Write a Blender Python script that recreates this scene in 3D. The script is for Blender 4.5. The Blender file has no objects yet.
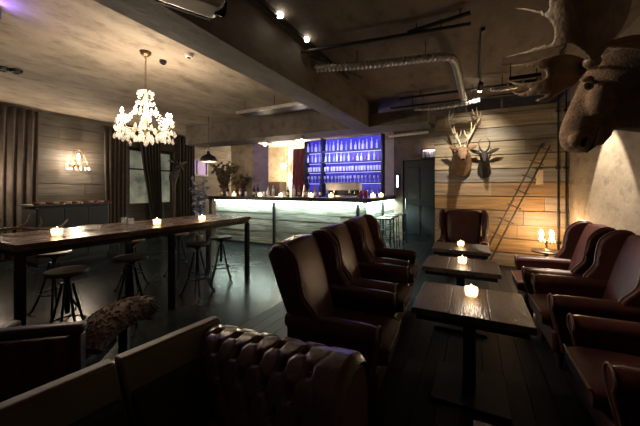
import bpy, bmesh, math, random
from mathutils import Vector, Matrix, noise as mnoise
R = math.radians
PI = math.pi
random.seed(11)
S = bpy.context.scene
C = S.collection

# ------------------------------------------------------------------ camera, world, exposure
F = 300.0                      # focal length in pixels of the 640 wide frame
YAW = R(27)
cd = bpy.data.cameras.new('camera'); cam = bpy.data.objects.new('camera', cd); C.objects.link(cam)
cd.sensor_width = 36.0; cd.lens = F / 640 * 36; cd.shift_y = -24 / 640
cd.clip_start = 0.02
cam.location = (0, 0, 1.45); cam.rotation_euler = (R(90), 0, YAW)
S.camera = cam
w = bpy.data.worlds.new('world'); S.world = w; w.use_nodes = True
w.node_tree.nodes['Background'].inputs[0].default_value = (0.6, 0.65, 0.8, 1)
w.node_tree.nodes['Background'].inputs[1].default_value = 0.0
S.view_settings.view_transform = 'Standard'; S.view_settings.look = 'None'
S.view_settings.exposure = 0.0; S.view_settings.gamma = 1.0
S.view_settings.use_curve_mapping = False
CY, SY = math.cos(YAW), math.sin(YAW)

def at(px, py, t):
    """point of the place seen at photo pixel px,py at camera depth t"""
    a = (px - 320) / F; b = (189 - py) / F
    return Vector(((a * CY - SY) * t, (a * SY + CY) * t, 1.45 + b * t))

# ------------------------------------------------------------------ materials
MATS = {}
def mat(name, c, c2=None, rough=.6, metal=0., scale=6., bump=0., stretch=(1, 1, 1), detail=6., island=0., spec=.5, bscale=None, rvar=0., coat=0.):
    if name in MATS: return MATS[name]
    m = bpy.data.materials.new(name); MATS[name] = m; m.use_nodes = True
    nt = m.node_tree; N = nt.nodes; L = nt.links; b = N['Principled BSDF']
    b.inputs['Roughness'].default_value = rough; b.inputs['Metallic'].default_value = metal
    b.inputs['Specular IOR Level'].default_value = spec
    b.inputs['Coat Weight'].default_value = coat; b.inputs['Coat Roughness'].default_value = .25
    tc = N.new('ShaderNodeTexCoord'); mp = N.new('ShaderNodeMapping'); mp.inputs['Scale'].default_value = stretch
    L.new(tc.outputs['Object'], mp.inputs[0])
    nz = N.new('ShaderNodeTexNoise'); nz.inputs['Scale'].default_value = scale; nz.inputs['Detail'].default_value = detail
    nz.inputs['Roughness'].default_value = .62
    L.new(mp.outputs[0], nz.inputs['Vector'])
    rp = N.new('ShaderNodeValToRGB'); L.new(nz.outputs['Fac'], rp.inputs[0])
    c2 = c2 or tuple(x * .6 for x in c)
    rp.color_ramp.elements[0].position = .32; rp.color_ramp.elements[1].position = .68
    rp.color_ramp.elements[0].color = (*c2, 1); rp.color_ramp.elements[1].color = (*c, 1)
    out = rp.outputs[0]
    if island:
        g = N.new('ShaderNodeNewGeometry'); hs = N.new('ShaderNodeHueSaturation')
        mr = N.new('ShaderNodeMapRange'); L.new(g.outputs['Random Per Island'], mr.inputs[0])
        mr.inputs[3].default_value = 1 - island; mr.inputs[4].default_value = 1 + island * .6
        L.new(mr.outputs[0], hs.inputs['Value'])
        mr2 = N.new('ShaderNodeMapRange'); ml = N.new('ShaderNodeMath'); ml.operation = 'FRACT'
        m2 = N.new('ShaderNodeMath'); m2.operation = 'MULTIPLY'; m2.inputs[1].default_value = 7.31
        L.new(g.outputs['Random Per Island'], m2.inputs[0]); L.new(m2.outputs[0], ml.inputs[0]); L.new(ml.outputs[0], mr2.inputs[0])
        mr2.inputs[3].default_value = .6; mr2.inputs[4].default_value = 1.25
        L.new(mr2.outputs[0], hs.inputs['Saturation']); L.new(out, hs.inputs['Color']); out = hs.outputs[0]
    L.new(out, b.inputs['Base Color'])
    if rvar:
        mr = N.new('ShaderNodeMapRange'); L.new(nz.outputs['Fac'], mr.inputs[0]); mr.inputs[1].default_value = .3; mr.inputs[2].default_value = .7
        mr.inputs[3].default_value = rough - rvar; mr.inputs[4].default_value = rough + rvar; L.new(mr.outputs[0], b.inputs['Roughness'])
    if bump:
        n2 = N.new('ShaderNodeTexNoise'); n2.inputs['Scale'].default_value = bscale or scale * 4; n2.inputs['Detail'].default_value = 5
        L.new(mp.outputs[0], n2.inputs['Vector'])
        bp = N.new('ShaderNodeBump'); bp.inputs['Strength'].default_value = bump; bp.inputs['Distance'].default_value = .02
        L.new(n2.outputs['Fac'], bp.inputs['Height']); L.new(bp.outputs[0], b.inputs['Normal'])
    return m

def emis(name, c, s):
    if name in MATS: return MATS[name]
    m = bpy.data.materials.new(name); MATS[name] = m; m.use_nodes = True
    b = m.node_tree.nodes['Principled BSDF']; b.inputs['Base Color'].default_value = (*c, 1)
    b.inputs['Emission Color'].default_value = (*c, 1); b.inputs['Emission Strength'].default_value = s
    return m

def glass(name, c, clear=.5, rough=.08, glow=None):
    """light thin glass: see-through mixed with gloss and a tinted body"""
    if name in MATS: return MATS[name]
    m = bpy.data.materials.new(name); MATS[name] = m; m.use_nodes = True
    nt = m.node_tree; N = nt.nodes; L = nt.links; b = N['Principled BSDF']
    b.inputs['Base Color'].default_value = (*c, 1); b.inputs['Roughness'].default_value = rough; b.inputs['IOR'].default_value = 1.5
    b.inputs['Specular IOR Level'].default_value = .8
    t = N.new('ShaderNodeBsdfTransparent'); t.inputs[0].default_value = (*[min(1, .35 + x) for x in c], 1)
    tl = N.new('ShaderNodeBsdfTranslucent'); tl.inputs[0].default_value = (*c, 1)
    m0 = N.new('ShaderNodeMixShader'); m0.inputs[0].default_value = .5; L.new(b.outputs[0], m0.inputs[1]); L.new(tl.outputs[0], m0.inputs[2])
    mx = N.new('ShaderNodeMixShader'); mx.inputs[0].default_value = clear
    L.new(m0.outputs[0], mx.inputs[1]); L.new(t.outputs[0], mx.inputs[2]); L.new(mx.outputs[0], N['Material Output'].inputs[0])
    return m

def concrete(name, c, dark, form=True):
    m = bpy.data.materials.new(name); m.use_nodes = True
    nt = m.node_tree; N = nt.nodes; L = nt.links; b = N['Principled BSDF']; b.inputs['Roughness'].default_value = .8
    tc = N.new('ShaderNodeTexCoord')
    def nz(scale, det, st=(1, 1, 1)):
        mp = N.new('ShaderNodeMapping'); mp.inputs['Scale'].default_value = st; L.new(tc.outputs['Object'], mp.inputs[0])
        n = N.new('ShaderNodeTexNoise'); n.inputs['Scale'].default_value = scale; n.inputs['Detail'].default_value = det; n.inputs['Roughness'].default_value = .65
        L.new(mp.outputs[0], n.inputs['Vector']); return n
    a = nz(.8, 9, (1, .5, 1)); s = nz(6, 7, (1, .55, 1)); st = nz(1.3, 8, (1.5, .28, 1))
    r1 = N.new('ShaderNodeValToRGB'); L.new(a.outputs['Fac'], r1.inputs[0])
    r1.color_ramp.elements[0].position = .33; r1.color_ramp.elements[1].position = .66
    r1.color_ramp.elements[0].color = (*dark, 1); r1.color_ramp.elements[1].color = (*c, 1)
    r2 = N.new('ShaderNodeValToRGB'); L.new(s.outputs['Fac'], r2.inputs[0])
    r2.color_ramp.elements[0].position = .30; r2.color_ramp.elements[1].position = .5
    r2.color_ramp.elements[0].color = (.45, .42, .4, 1); r2.color_ramp.elements[1].color = (1, 1, 1, 1)
    r3 = N.new('ShaderNodeValToRGB'); L.new(st.outputs['Fac'], r3.inputs[0])
    r3.color_ramp.elements[0].position = .35; r3.color_ramp.elements[1].position = .6
    r3.color_ramp.elements[0].color = (.66, .64, .62, 1); r3.color_ramp.elements[1].color = (1.05, 1.05, 1.05, 1)
    x1 = N.new('ShaderNodeMixRGB'); x1.blend_type = 'MULTIPLY'; x1.inputs[0].default_value = .8
    L.new(r1.outputs[0], x1.inputs[1]); L.new(r2.outputs[0], x1.inputs[2])
    x2 = N.new('ShaderNodeMixRGB'); x2.blend_type = 'MULTIPLY'; x2.inputs[0].default_value = .8
    L.new(x1.outputs[0], x2.inputs[1]); L.new(r3.outputs[0], x2.inputs[2])
    L.new(x2.outputs[0], b.inputs['Base Color'])
    bp = N.new('ShaderNodeBump'); bp.inputs['Strength'].default_value = .35; bp.inputs['Distance'].default_value = .03
    L.new(s.outputs['Fac'], bp.inputs['Height']); L.new(bp.outputs[0], b.inputs['Normal'])
    MATS[name] = m; return m

LEATHER = mat('leather', (.080, .024, .019), (.048, .015, .012), rough=.40, scale=9, bump=.12, bscale=70, rvar=.08, spec=.30)
LEATHER_T = mat('tufted_leather', (.125, .072, .052), (.075, .042, .031), rough=.31, scale=10, bump=.1, bscale=60, spec=.6)
PIPING = mat('leather_piping', (.17, .10, .07), (.10, .055, .04), rough=.33, scale=20)
OLIVE = mat('olive_leather', (.10, .078, .055), (.072, .055, .038), rough=.5, scale=5, bump=.06, bscale=50)
BLACKCL = mat('black_cloth', (.018, .017, .016), (.012, .011, .011), rough=.85, scale=40, bump=.1)
DARKWOOD = mat('dark_wood', (.035, .022, .016), (.016, .010, .008), rough=.45, scale=5, stretch=(1, 8, 1), bump=.1)
TABLEWOOD = mat('table_wood', (.125, .085, .062), (.038, .025, .018), rough=.40, scale=4, stretch=(6, .7, 3), bump=.3, island=.3, rvar=.12, spec=.4)
LONGWOOD = mat('long_table_wood', (.14, .085, .06), (.07, .042, .03), rough=.27, scale=5, stretch=(6, .6, 3), bump=.1, island=.18, rvar=.08)
STEEL = mat('black_steel', (.022, .022, .024), (.012, .012, .013), rough=.42, metal=.6, scale=20)
BLACK = mat('black_paint', (.012, .012, .013), (.008, .008, .009), rough=.5, scale=15)
SILVER = mat('silver_foil', (.55, .54, .52), (.38, .37, .36), rough=.32, metal=.9, scale=25, bump=.4, bscale=60)
CHROME = mat('steel_polished', (.62, .62, .63), (.5, .5, .5), rough=.22, metal=1., scale=20)
BRASS = mat('aged_brass', (.30, .20, .09), (.18, .11, .05), rough=.35, metal=.9, scale=20)
WHITE = mat('white_enamel', (.75, .72, .66), (.68, .65, .6), rough=.4, scale=10)
PINE = mat('plank_wood', (.36, .30, .215), (.16, .13, .092), rough=.65, scale=3.2, stretch=(.55, .55, 9), bump=.25, island=.33, detail=8)
PINEL = mat('old_plank_wood', (.125, .10, .074), (.05, .04, .029), rough=.7, scale=3.0, stretch=(.55, .55, 9), bump=.25, island=.28, detail=8)
BARWOOD = mat('whitewashed_plank', (.34, .35, .29), (.075, .075, .055), rough=.7, scale=3.4, stretch=(.6, .6, 7), bump=.25, island=.25, detail=8)
FLOORC = mat('floor_concrete', (.011, .015, .015), (.005, .007, .0075), rough=.25, scale=1.4, bump=.06, bscale=10, rvar=.05, detail=9, spec=.26)
FLOORW = mat('floor_boards', (.020, .020, .021), (.009, .009, .0095), rough=.38, scale=4, stretch=(8, .8, 1), bump=.1, island=.3, spec=.14)
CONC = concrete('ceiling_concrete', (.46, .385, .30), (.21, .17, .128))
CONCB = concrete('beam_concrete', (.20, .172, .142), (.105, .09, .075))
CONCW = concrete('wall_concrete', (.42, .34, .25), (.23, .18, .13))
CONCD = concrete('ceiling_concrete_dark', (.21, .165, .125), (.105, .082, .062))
CURTAIN = mat('curtain_cloth', (.06, .044, .033), (.038, .028, .021), rough=.85, scale=9, bump=.1)
CURTAIND = mat('dark_curtain_cloth', (.022, .017, .014), (.014, .011, .009), rough=.9, scale=9)
FUR = mat('moose_hair', (.135, .083, .054), (.055, .034, .023), rough=.7, scale=14, stretch=(1, 1, 3), bump=.5, bscale=110)
NOSE = mat('moose_nose', (.16, .105, .075), (.085, .055, .04), rough=.45, scale=18, bump=.2)
ANTLER = mat('antler_bone', (.21, .14, .09), (.085, .053, .034), rough=.5, scale=9, bump=.3, bscale=40)
ANTLERP = mat('pale_antler', (.60, .50, .36), (.38, .29, .19), rough=.5, scale=14, bump=.2)
DEERF = mat('deer_hair', (.22, .125, .065), (.09, .048, .026), rough=.75, scale=12, bump=.4, bscale=90)
DARKF = mat('antelope_hair', (.018, .014, .012), (.009, .007, .006), rough=.75, scale=14, bump=.4)
GLOSSB = mat('glossy_black', (.006, .006, .006), (.004, .004, .004), rough=.08, scale=10)
THROW = mat('shaggy_fur', (.27, .175, .11), (.09, .055, .035), rough=.85, scale=16, bump=.6, bscale=60)
LEAF = mat('dried_leaf', (.16, .11, .055), (.06, .05, .025), rough=.7, scale=8, island=.4)
LEAFB = mat('silver_leaf', (.28, .30, .42), (.10, .11, .17), rough=.6, scale=8, island=.4)
PAPER = mat('plank_offcut', (.62, .50, .36), (.5, .39, .27), rough=.8, scale=8)
CRYSTAL = glass('crystal', (.97, .93, .86), clear=.68, rough=.05)
CLEAR = glass('clear_glass', (.8, .82, .85), clear=.82)
VOT = glass('votive_glass', (1.0, .9, .72), clear=.55, rough=.15)
WARM = emis('bulb_glow', (1.0, .84, .58), 80)
FLAME = emis('flame_glow', (1.0, .66, .28), 26)
WAX = emis('lit_wax', (1.0, .72, .40), 6.5)
COOL = emis('led_strip_glow', (.80, 1.0, .90), 12)

# ------------------------------------------------------------------ mesh helpers
class MB:
    def __init__(s): s.bm = bmesh.new()
    def box(s, x0, x1, y0, y1, z0, z1, M=None):
        v = [s.bm.verts.new((x, y, z)) for z in (z0, z1) for y in (y0, y1) for x in (x0, x1)]
        if M is not None:
            for q in v: q.co = M @ q.co
        for f in ((0, 2, 3, 1), (4, 5, 7, 6), (0, 1, 5, 4), (2, 6, 7, 3), (0, 4, 6, 2), (1, 3, 7, 5)):
            s.bm.faces.new([v[i] for i in f])
        return s
    def rings(s, rs, cap=True, closed=True):
        vs = [[s.bm.verts.new(p) for p in r] for r in rs]; n = len(vs[0])
        for a, b in zip(vs, vs[1:]):
            for i in range(n if closed else n - 1):
                j = (i + 1) % n; s.bm.faces.new((a[i], a[j], b[j], b[i]))
        if cap and closed:
            s.bm.faces.new(list(reversed(vs[0]))); s.bm.faces.new(vs[-1])
        return s
    def tube(s, pts, r, seg=8, flat=1.0):
        pts = [Vector(p) for p in pts]; n = len(pts)
        rad = list(r) if isinstance(r, (list, tuple)) else [r] * n
        up = None; rs = []
        for i, p in enumerate(pts):
            d = (pts[min(i + 1, n - 1)] - pts[max(i - 1, 0)]).normalized()
            if up is None: up = d.orthogonal().normalized()
            up = (up - d * up.dot(d)); up = up.normalized() if up.length > 1e-5 else d.orthogonal().normalized()
            sd = d.cross(up)
            rs.append([p + (up * math.cos(2 * PI * k / seg) * flat + sd * math.sin(2 * PI * k / seg)) * rad[i] for k in range(seg)])
        return s.rings(rs)
    def lathe(s, prof, seg=16, c=(0, 0, 0), M=None):
        c = Vector(c); rs = []
        for r, z in prof:
            rs.append([(M @ Vector((r * math.cos(2 * PI * k / seg), r * math.sin(2 * PI * k / seg), z)) if M is not None else Vector((r * math.cos(2 * PI * k / seg), r * math.sin(2 * PI * k / seg), z))) + c for k in range(seg)])
        return s.rings(rs)
    def prism(s, poly, f, a, b):
        """polygon poly (u,v) swept from a to b; f(u,v,w)->point"""
        return s.rings([[Vector(f(u, v, a)) for u, v in poly], [Vector(f(u, v, b)) for u, v in poly]])
    def ball(s, c, r, sc=(1, 1, 1), seg=12, M=None):
        c = Vector(c); rs = []
        for i in range(1, seg // 2 + 1):
            t = PI * i / (seg // 2 + 1)
            ring = []
            for k in range(seg):
                q = Vector((math.sin(t) * math.cos(2 * PI * k / seg) * r * sc[0], math.sin(t) * math.sin(2 * PI * k / seg) * r * sc[1], -math.cos(t) * r * sc[2]))
                ring.append((M @ q if M is not None else q) + c)
            rs.append(ring)
        return s.rings(rs)
    def quad(s, *p):
        s.bm.faces.new([s.bm.verts.new(q) for q in p]); return s
    def build(s, name, m, parent=None, bevel=0., seg=2, sub=0, smooth=True, ang=40, off=None, remesh=0., disp=None, sm=0):
        bm = s.bm
        bmesh.ops.recalc_face_normals(bm, faces=bm.faces)
        if off is not None: bmesh.ops.translate(bm, verts=bm.verts, vec=-Vector(off))
        me = bpy.data.meshes.new(name); bm.to_mesh(me); bm.free()
        me.materials.append(m)
        if smooth:
            for p in me.polygons: p.use_smooth = True
            if not sub and not remesh: me.set_sharp_from_angle(angle=R(ang))
        o = bpy.data.objects.new(name, me); C.objects.link(o)
        if parent is not None: o.parent = parent
        if bevel:
            b = o.modifiers.new('bevel', 'BEVEL'); b.width = bevel; b.segments = seg; b.limit_method = 'ANGLE'; b.angle_limit = R(35)
            b.harden_normals = False
        if remesh:
            r = o.modifiers.new('remesh', 'REMESH'); r.mode = 'VOXEL'; r.voxel_size = remesh; r.use_smooth_shade = True
        if sm:
            q = o.modifiers.new('smooth', 'SMOOTH'); q.iterations = sm; q.factor = .5
        if sub:
            q = o.modifiers.new('sub', 'SUBSURF'); q.levels = sub; q.render_levels = sub
        return o

def tag(o, label, cat, group=None):
    o['label'] = label; o['category'] = cat
    if group: o['group'] = group
    return o
def thing(name, label, cat, loc=(0, 0, 0), rz=0., group=None):
    o = bpy.data.objects.new(name, None); C.objects.link(o); o.location = loc; o.rotation_euler = (0, 0, rz)
    o.empty_display_size = .1
    return tag(o, label, cat, group)
def struct(o): o['kind'] = 'structure'; return o
def children(o): return [c for c in C.objects if c.parent == o]
def dup(o, loc, rz=None, label=None, group=None, parent=None):
    kids = children(o); c = o.copy(); C.objects.link(c)
    if parent is not None: c.parent = parent
    else:
        c.location = loc
        if rz is not None: c.rotation_euler = (0, 0, rz)
        if label: c['label'] = label
        if group: c['group'] = group
    for k in kids: dup(k, None, parent=c)
    return c
def light(kind, loc, e, col, parent=None, size=.03, rot=None, spot=None, blend=.3, aim=None, sy=None):
    d = bpy.data.lights.new('lamp_light', kind); d.energy = e; d.color = col
    if kind in ('POINT', 'SPOT'): d.shadow_soft_size = size
    if kind == 'SPOT': d.spot_size = R(spot); d.spot_blend = blend
    if kind == 'AREA':
        d.size = size
        if sy: d.shape = 'RECTANGLE'; d.size_y = sy
    o = bpy.data.objects.new('lamp_light', d); C.objects.link(o); o.location = loc
    if aim is not None: o.rotation_euler = (Vector(aim) - Vector(loc)).to_track_quat('-Z', 'Y').to_euler()
    elif rot: o.rotation_euler = rot
    if parent is not None: o.parent = parent
    return o
WARMC = (1.0, .80, .59)
def spline(pts, n):
    """catmull-rom through pts, n steps a span"""
    P = [Vector(p) for p in pts]; P = [2 * P[0] - P[1]] + P + [2 * P[-1] - P[-2]]; out = []
    for i in range(1, len(P) - 2):
        for k in range(n):
            t = k / n; a, b, c, d = P[i - 1], P[i], P[i + 1], P[i + 2]
            out.append(.5 * ((2 * b) + (c - a) * t + (2 * a - 5 * b + 4 * c - d) * t * t + (3 * b - a - 3 * c + d) * t ** 3))
    out.append(P[-2]); return out

# ------------------------------------------------------------------ the room
XL, XR, YF, YB, ZC = -8.5, 1.5, -2.4, 10.6, 3.2
YW = 6.6                                        # face of the plank partition with the heads
b = MB(); b.box(XL - .2, -2.2, YF - .2, YB + .2, -.1, 0); struct(b.build('floor', FLOORC))
b = MB(); x = -2.2
while x < XR + .1:
    b.box(x, x + .138, YF - .2, YB + .2, -.1, 0); x += .142
struct(b.build('floor', FLOORW))
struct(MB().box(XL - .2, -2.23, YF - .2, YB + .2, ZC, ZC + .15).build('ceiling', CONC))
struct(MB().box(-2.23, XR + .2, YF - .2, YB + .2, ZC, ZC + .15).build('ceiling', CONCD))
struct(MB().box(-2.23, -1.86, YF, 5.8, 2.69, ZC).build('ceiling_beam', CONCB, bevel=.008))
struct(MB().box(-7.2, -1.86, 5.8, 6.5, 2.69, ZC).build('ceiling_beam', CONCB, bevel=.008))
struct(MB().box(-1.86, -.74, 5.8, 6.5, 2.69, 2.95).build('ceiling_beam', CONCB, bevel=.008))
struct(MB().box(-6.62, -5.78, 6.97, 7.75, 0, ZC).build('column', concrete('column_concrete', (.50, .41, .31), (.32, .26, .19)), bevel=.012))
struct(MB().box(XR, XR + .2, YF - .2, YB + .2, 0, ZC).build('wall_right', CONCW))
struct(MB().box(XL - .2, -6.9, YB, YB + .2, 0, ZC).build('wall_back', CONCW)); struct(MB().box(-6.9, XR + .2, YB, YB + .2, 0, ZC).build('wall_back', mat('white_plaster', (.62, .58, .5), (.5, .46, .4), rough=.8, scale=3)))
struct(MB().box(XL - .2, XR + .2, YF - .2, YF, 0, ZC).build('wall_front', CONCD))
# left wall of old boards with a window opening
b = MB(); z = 0.
k = 0
while z < ZC - .01:
    z1 = min(z + .262, ZC)
    yy = YF
    for y0, y1 in ((YF, 5.0), (6.4, YB)) if .9 < z + .1 < 2.6 else ((YF, YB),):
        yc = y0
        while yc < y1 - .01:
            ye = min(y1, yc + random.uniform(1.6, 2.9)); b.box(XL - .04, XL + random.uniform(0, .012), yc + .002, ye - .002, z + .004, z1 - .004); yc = ye
    z = z1
b.box(XL - .2, XL - .03, YF, 5.0, 0, ZC); b.box(XL - .2, XL - .03, 6.4, YB, 0, ZC); b.box(XL - .2, XL - .03, 5, 6.4, 0, .9); b.box(XL - .2, XL - .03, 5, 6.4, 2.62, ZC)
struct(b.build('wall_left', PINEL, smooth=False))
# plank partition
PINEO = mat('orange_plank_wood', (.40, .27, .155), (.18, .115, .065), rough=.62, scale=3.2, stretch=(.55, .55, 9), bump=.25, island=.3, detail=8)
bo, bu, z = MB(), MB(), 0.
while z < 2.95:
    x = -.70; b = bo if z < 1.5 else bu
    while x < XR - .01:
        xe = min(XR, x + random.uniform(.9, 2.4)); xe = XR if XR - xe < .25 else xe
        b.box(x + .002, xe - .002, YW - random.uniform(0, .010), YW + .04, z + .010, min(z + .253, 2.97)); x = xe
    z += .262
struct(bo.build('wall_plank', PINEO, smooth=False)); bu.box(-.68, XR, YW + .03, YW + .16, 0, 2.95)
struct(bu.build('wall_plank', PINE, smooth=False))
# window in the left wall
wn = bpy.data.objects.new('window_1', None); C.objects.link(wn); struct(wn); wn.location = (XL - .1, 5.7, .9)
b = MB()
for y0, y1, z0, z1 in ((-.7, -.64, 0, 1.7), (.64, .7, 0, 1.7), (-.64, .64, 0, .06), (-.64, .64, 1.64, 1.7), (-.03, .03, .06, 1.64), (-.64, .64, 1.1, 1.14)):
    b.box(-.05, .05, y0, y1, z0, z1)
b.build('window_frame', DARKWOOD, wn)
m = mat('window_pane', (.50, .52, .36), (.10, .11, .10), rough=.3, scale=1.6)
pb = m.node_tree.nodes['Principled BSDF']; pb.inputs['Emission Strength'].default_value = .38
rp = [n for n in m.node_tree.nodes if n.type == 'VALTORGB'][0]; m.node_tree.links.new(rp.outputs[0], pb.inputs['Emission Color'])
MB().box(-.012, -.004, -.64, .64, .06, 1.64).build('window_pane', m, wn)
wn2 = bpy.data.objects.new('window_2', None); C.objects.link(wn2); struct(wn2); wn2.location = (XL + .03, 7.3, 1.9)
b = MB()
for y0, y1, z0, z1 in ((-.45, -.4, 0, .6), (.4, .45, 0, .6), (-.4, .4, 0, .05), (-.4, .4, .55, .6), (-.02, .02, .05, .55)): b.box(-.03, .03, y0, y1, z0, z1)
b.build('window_frame', DARKWOOD, wn2)
m = emis('violet_pane', (.22, .13, .42), .35)
MB().box(-.012, -.004, -.4, .4, .05, .55).build('window_pane', m, wn2)
# door far behind the bar stools
dr = bpy.data.objects.new('door_1', None); C.objects.link(dr); struct(dr); dr.location = (-1.25, 8.6, 0)
struct(MB().box(-2.0, -1.75, 8.55, 8.7, 0, ZC).build('wall_end', CONCD)); struct(MB().box(-.75, XR, 8.55, 8.7, 0, ZC).build('wall_end', CONCD))
struct(MB().box(-1.75, -.75, 8.55, 8.7, 2.25, ZC).build('wall_end', CONCD))
DOORM = mat('door_paint', (.020, .025, .030), (.012, .015, .018), rough=.45, scale=6)
b = MB(); b.box(-.5, .5, .02, .07, 0, 2.25); b.box(-.36, -.05, -.005, .02, .2, 1.0); b.box(.05, .36, -.005, .02, .2, 1.0); b.box(-.36, -.05, -.005, .02, 1.15, 2.05); b.box(.05, .36, -.005, .02, 1.15, 2.05)
b.build('door_leaf', DOORM, dr, bevel=.006)
MB().tube([(-.42, -.05, .9), (-.42, -.05, 1.2)], .012).build('door_handle', CHROME, dr)

# ------------------------------------------------------------------ armchairs
def make_chair(label):
    t = thing('wing_armchair', label, 'armchair')
    # base under the seat
    b = MB(); b.box(-.33, .30, -.31, .31, .13, .31); b.build('seat_base', LEATHER, t, bevel=.03, seg=3)
    # seat cushion, crowned
    rs = []
    for i in range(9):
        u = i / 8; x = -.24 + .60 * u; ring = []
        for k in range(24):
            a = 2 * PI * k / 24; cx, sx = math.cos(a), math.sin(a)
            yy = .265 * math.copysign(abs(cx) ** .35, cx); zz = .075 * math.copysign(abs(sx) ** .5, sx)
            e = min(1, min(u, 1 - u) * 8 + .72)
            ring.append((x, yy * (.97 + .03 * e), .375 + zz * e + (.022 * (1 - (yy / .28) ** 2) * math.sin(PI * min(1, max(0, u))) if zz > 0 else 0)))
        rs.append(ring)
    MB().rings(rs).build('seat_cushion', LEATHER, t, ang=60)
    MB().tube([(.365, -.25, .425), (.372, 0, .432), (.365, .25, .425)], .007, 6).build('cushion_piping', PIPING, t)
    # backrest, raked, with an arched top
    rs = []
    for i in range(11):
        u = i / 10; z = .36 + .66 * u; x = -.17 - .16 * u - .03 * u * u; hw = .27 + .025 * u
        ring = []
        for k in range(24):
            a = 2 * PI * k / 24; cx, sx = math.cos(a), math.sin(a)
            yy = hw * math.copysign(abs(cx) ** .4, cx); th = .065 * (1 - .25 * u ** 6)
            arch = .02 * (1 - (yy / hw) ** 2) * u ** 2
            ring.append((x - .05 + th * math.copysign(abs(sx) ** .55, sx) + (.022 * (1 - (yy / hw) ** 2) if sx > 0 else 0), yy, z + arch))
        rs.append(ring)
    last = rs[-1]; c = sum((Vector(p) for p in last), Vector()) / len(last)
    rs.append([c + (Vector(p) - c) * .8 + Vector((0, 0, .03)) for p in last]); rs.append([c + (Vector(p) - c) * .35 + Vector((0, 0, .04)) for p in last])
    MB().rings(rs).build('backrest', LEATHER, t, ang=75)
    MB().prism([(-.24, .12), (-.275, .12), (-.30, .45), (-.485, 1.0), (-.41, 1.02)], lambda u, v, q: (u, q, v), -.3, .3).build('back_panel', LEATHER, t, bevel=.02)
    for s in (-1, 1):
        # wing: a thick curved cheek running from the back into the arm
        out = spline([(-.47, .99, 0), (-.42, 1.06, 0), (-.32, 1.06, 0), (-.225, .97, 0), (-.195, .84, 0), (-.175, .73, 0), (-.10, .63, 0), (-.09, .54, 0)], 3)
        poly = [(p.x, p.y) for p in out] + [(-.28, .52), (-.37, .75)]
        def wf(u, v, q, s=s):
            fl = .06 * max(0, min(1, (u + .42) / .2)) * max(0, min(1, (v - .5) / .3))
            return (u, s * (.295 + q + fl), v)
        b = MB(); b.prism(poly, wf, 0, .062)
        b.build('wing', LEATHER, t, bevel=.022, seg=3)
        pp = [Vector(wf(p.x, p.y, .031)) + Vector((.004, 0, .003)) for p in out[1:-2]]
        MB().tube(pp, .0085, 6).build('wing_piping', PIPING, t)
        # arm: scrolled section swept front to back, front edge curving in towards the floor
        sec = [(.275, .14), (.275, .50)] + [(.325 + .068 * math.cos(a), .545 + .06 * math.sin(a)) for a in [R(195 - 21 * k) for k in range(13)]] + [(.355, .48), (.35, .14)]
        rs = []
        for u in (0, .25, .5, .75, .93, 1.0):
            sc = 1 if u < .95 else .9
            cyz = (.32, .36); ring = []
            for y, z in sec:
                xf = .30 - .075 * (1 - min(1, max(0, (z - .14) / .36))) ** .8 * (1 if z < .5 else 0) + .01
                x = -.31 + (xf + .31) * u
                ring.append((x, s * (cyz[0] + (y - cyz[0]) * sc), cyz[1] + (z - cyz[1]) * (1 if sc == 1 else .97) + .02 * (1 - u) - .0))
            rs.append(ring)
        b = MB(); b.rings(rs); b.build('armrest', LEATHER, t, ang=50, bevel=.008)
        ed = [(.318 if z >= .5 else .318 - .075 * (1 - min(1, max(0, (z - .14) / .36))) ** .8, s * y, z) for y, z in sec[1:-1]] + [(.246, s * .35, .16)]
        ed = [(.246, s * .275, .16)] + ed
        MB().tube([(p[0] - .004, p[1] * .99, p[2]) for p in ed], .0075, 6).build('arm_piping', PIPING, t)
        for x in (-.32, .24):
            rs = [(.026, .14), (.030, .10), (.020, .05), (.022, 0)] if x > 0 else [(.028, .14), (.022, 0)]
            MB().lathe(rs[::-1], 10, (x, s * .26, 0)).build('leg', DARKWOOD, t)
    return t
ch = make_chair('reddish brown wing armchair nearest the camera in the left row, beside the nearest candle table')
ch.location = (-.85, 2.10, 0); ch.rotation_euler = (0, 0, R(4)); ch['group'] = 'wing armchairs around the candle tables'
G = 'wing armchairs around the candle tables'
for x, y, a, lab in ((-.93, 3.00, 2, 'brown wing armchair second in the left row, between two other wing armchairs'),
                     (-1.0, 3.92, 3, 'brown wing armchair last in the left row, nearest the bar stools'),
                     (-.165, 5.72, -90, 'brown wing armchair facing the camera before the plank wall, below the antlered deer'),
                     (.80, 4.22, 180, 'brown wing armchair in the right row nearest the glowing corner lamp'),
                     (.86, 3.32, 182, 'brown wing armchair second from the plank wall in the right row'),
                     (.90, 2.24, 180, 'brown wing armchair under the moose head, beside the nearest candle table'),
                     (.98, 1.30, 178, 'brown wing armchair only its arm in view at the bottom right corner')):
    dup(ch, (x, y, 0), R(a), lab, G)

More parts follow.
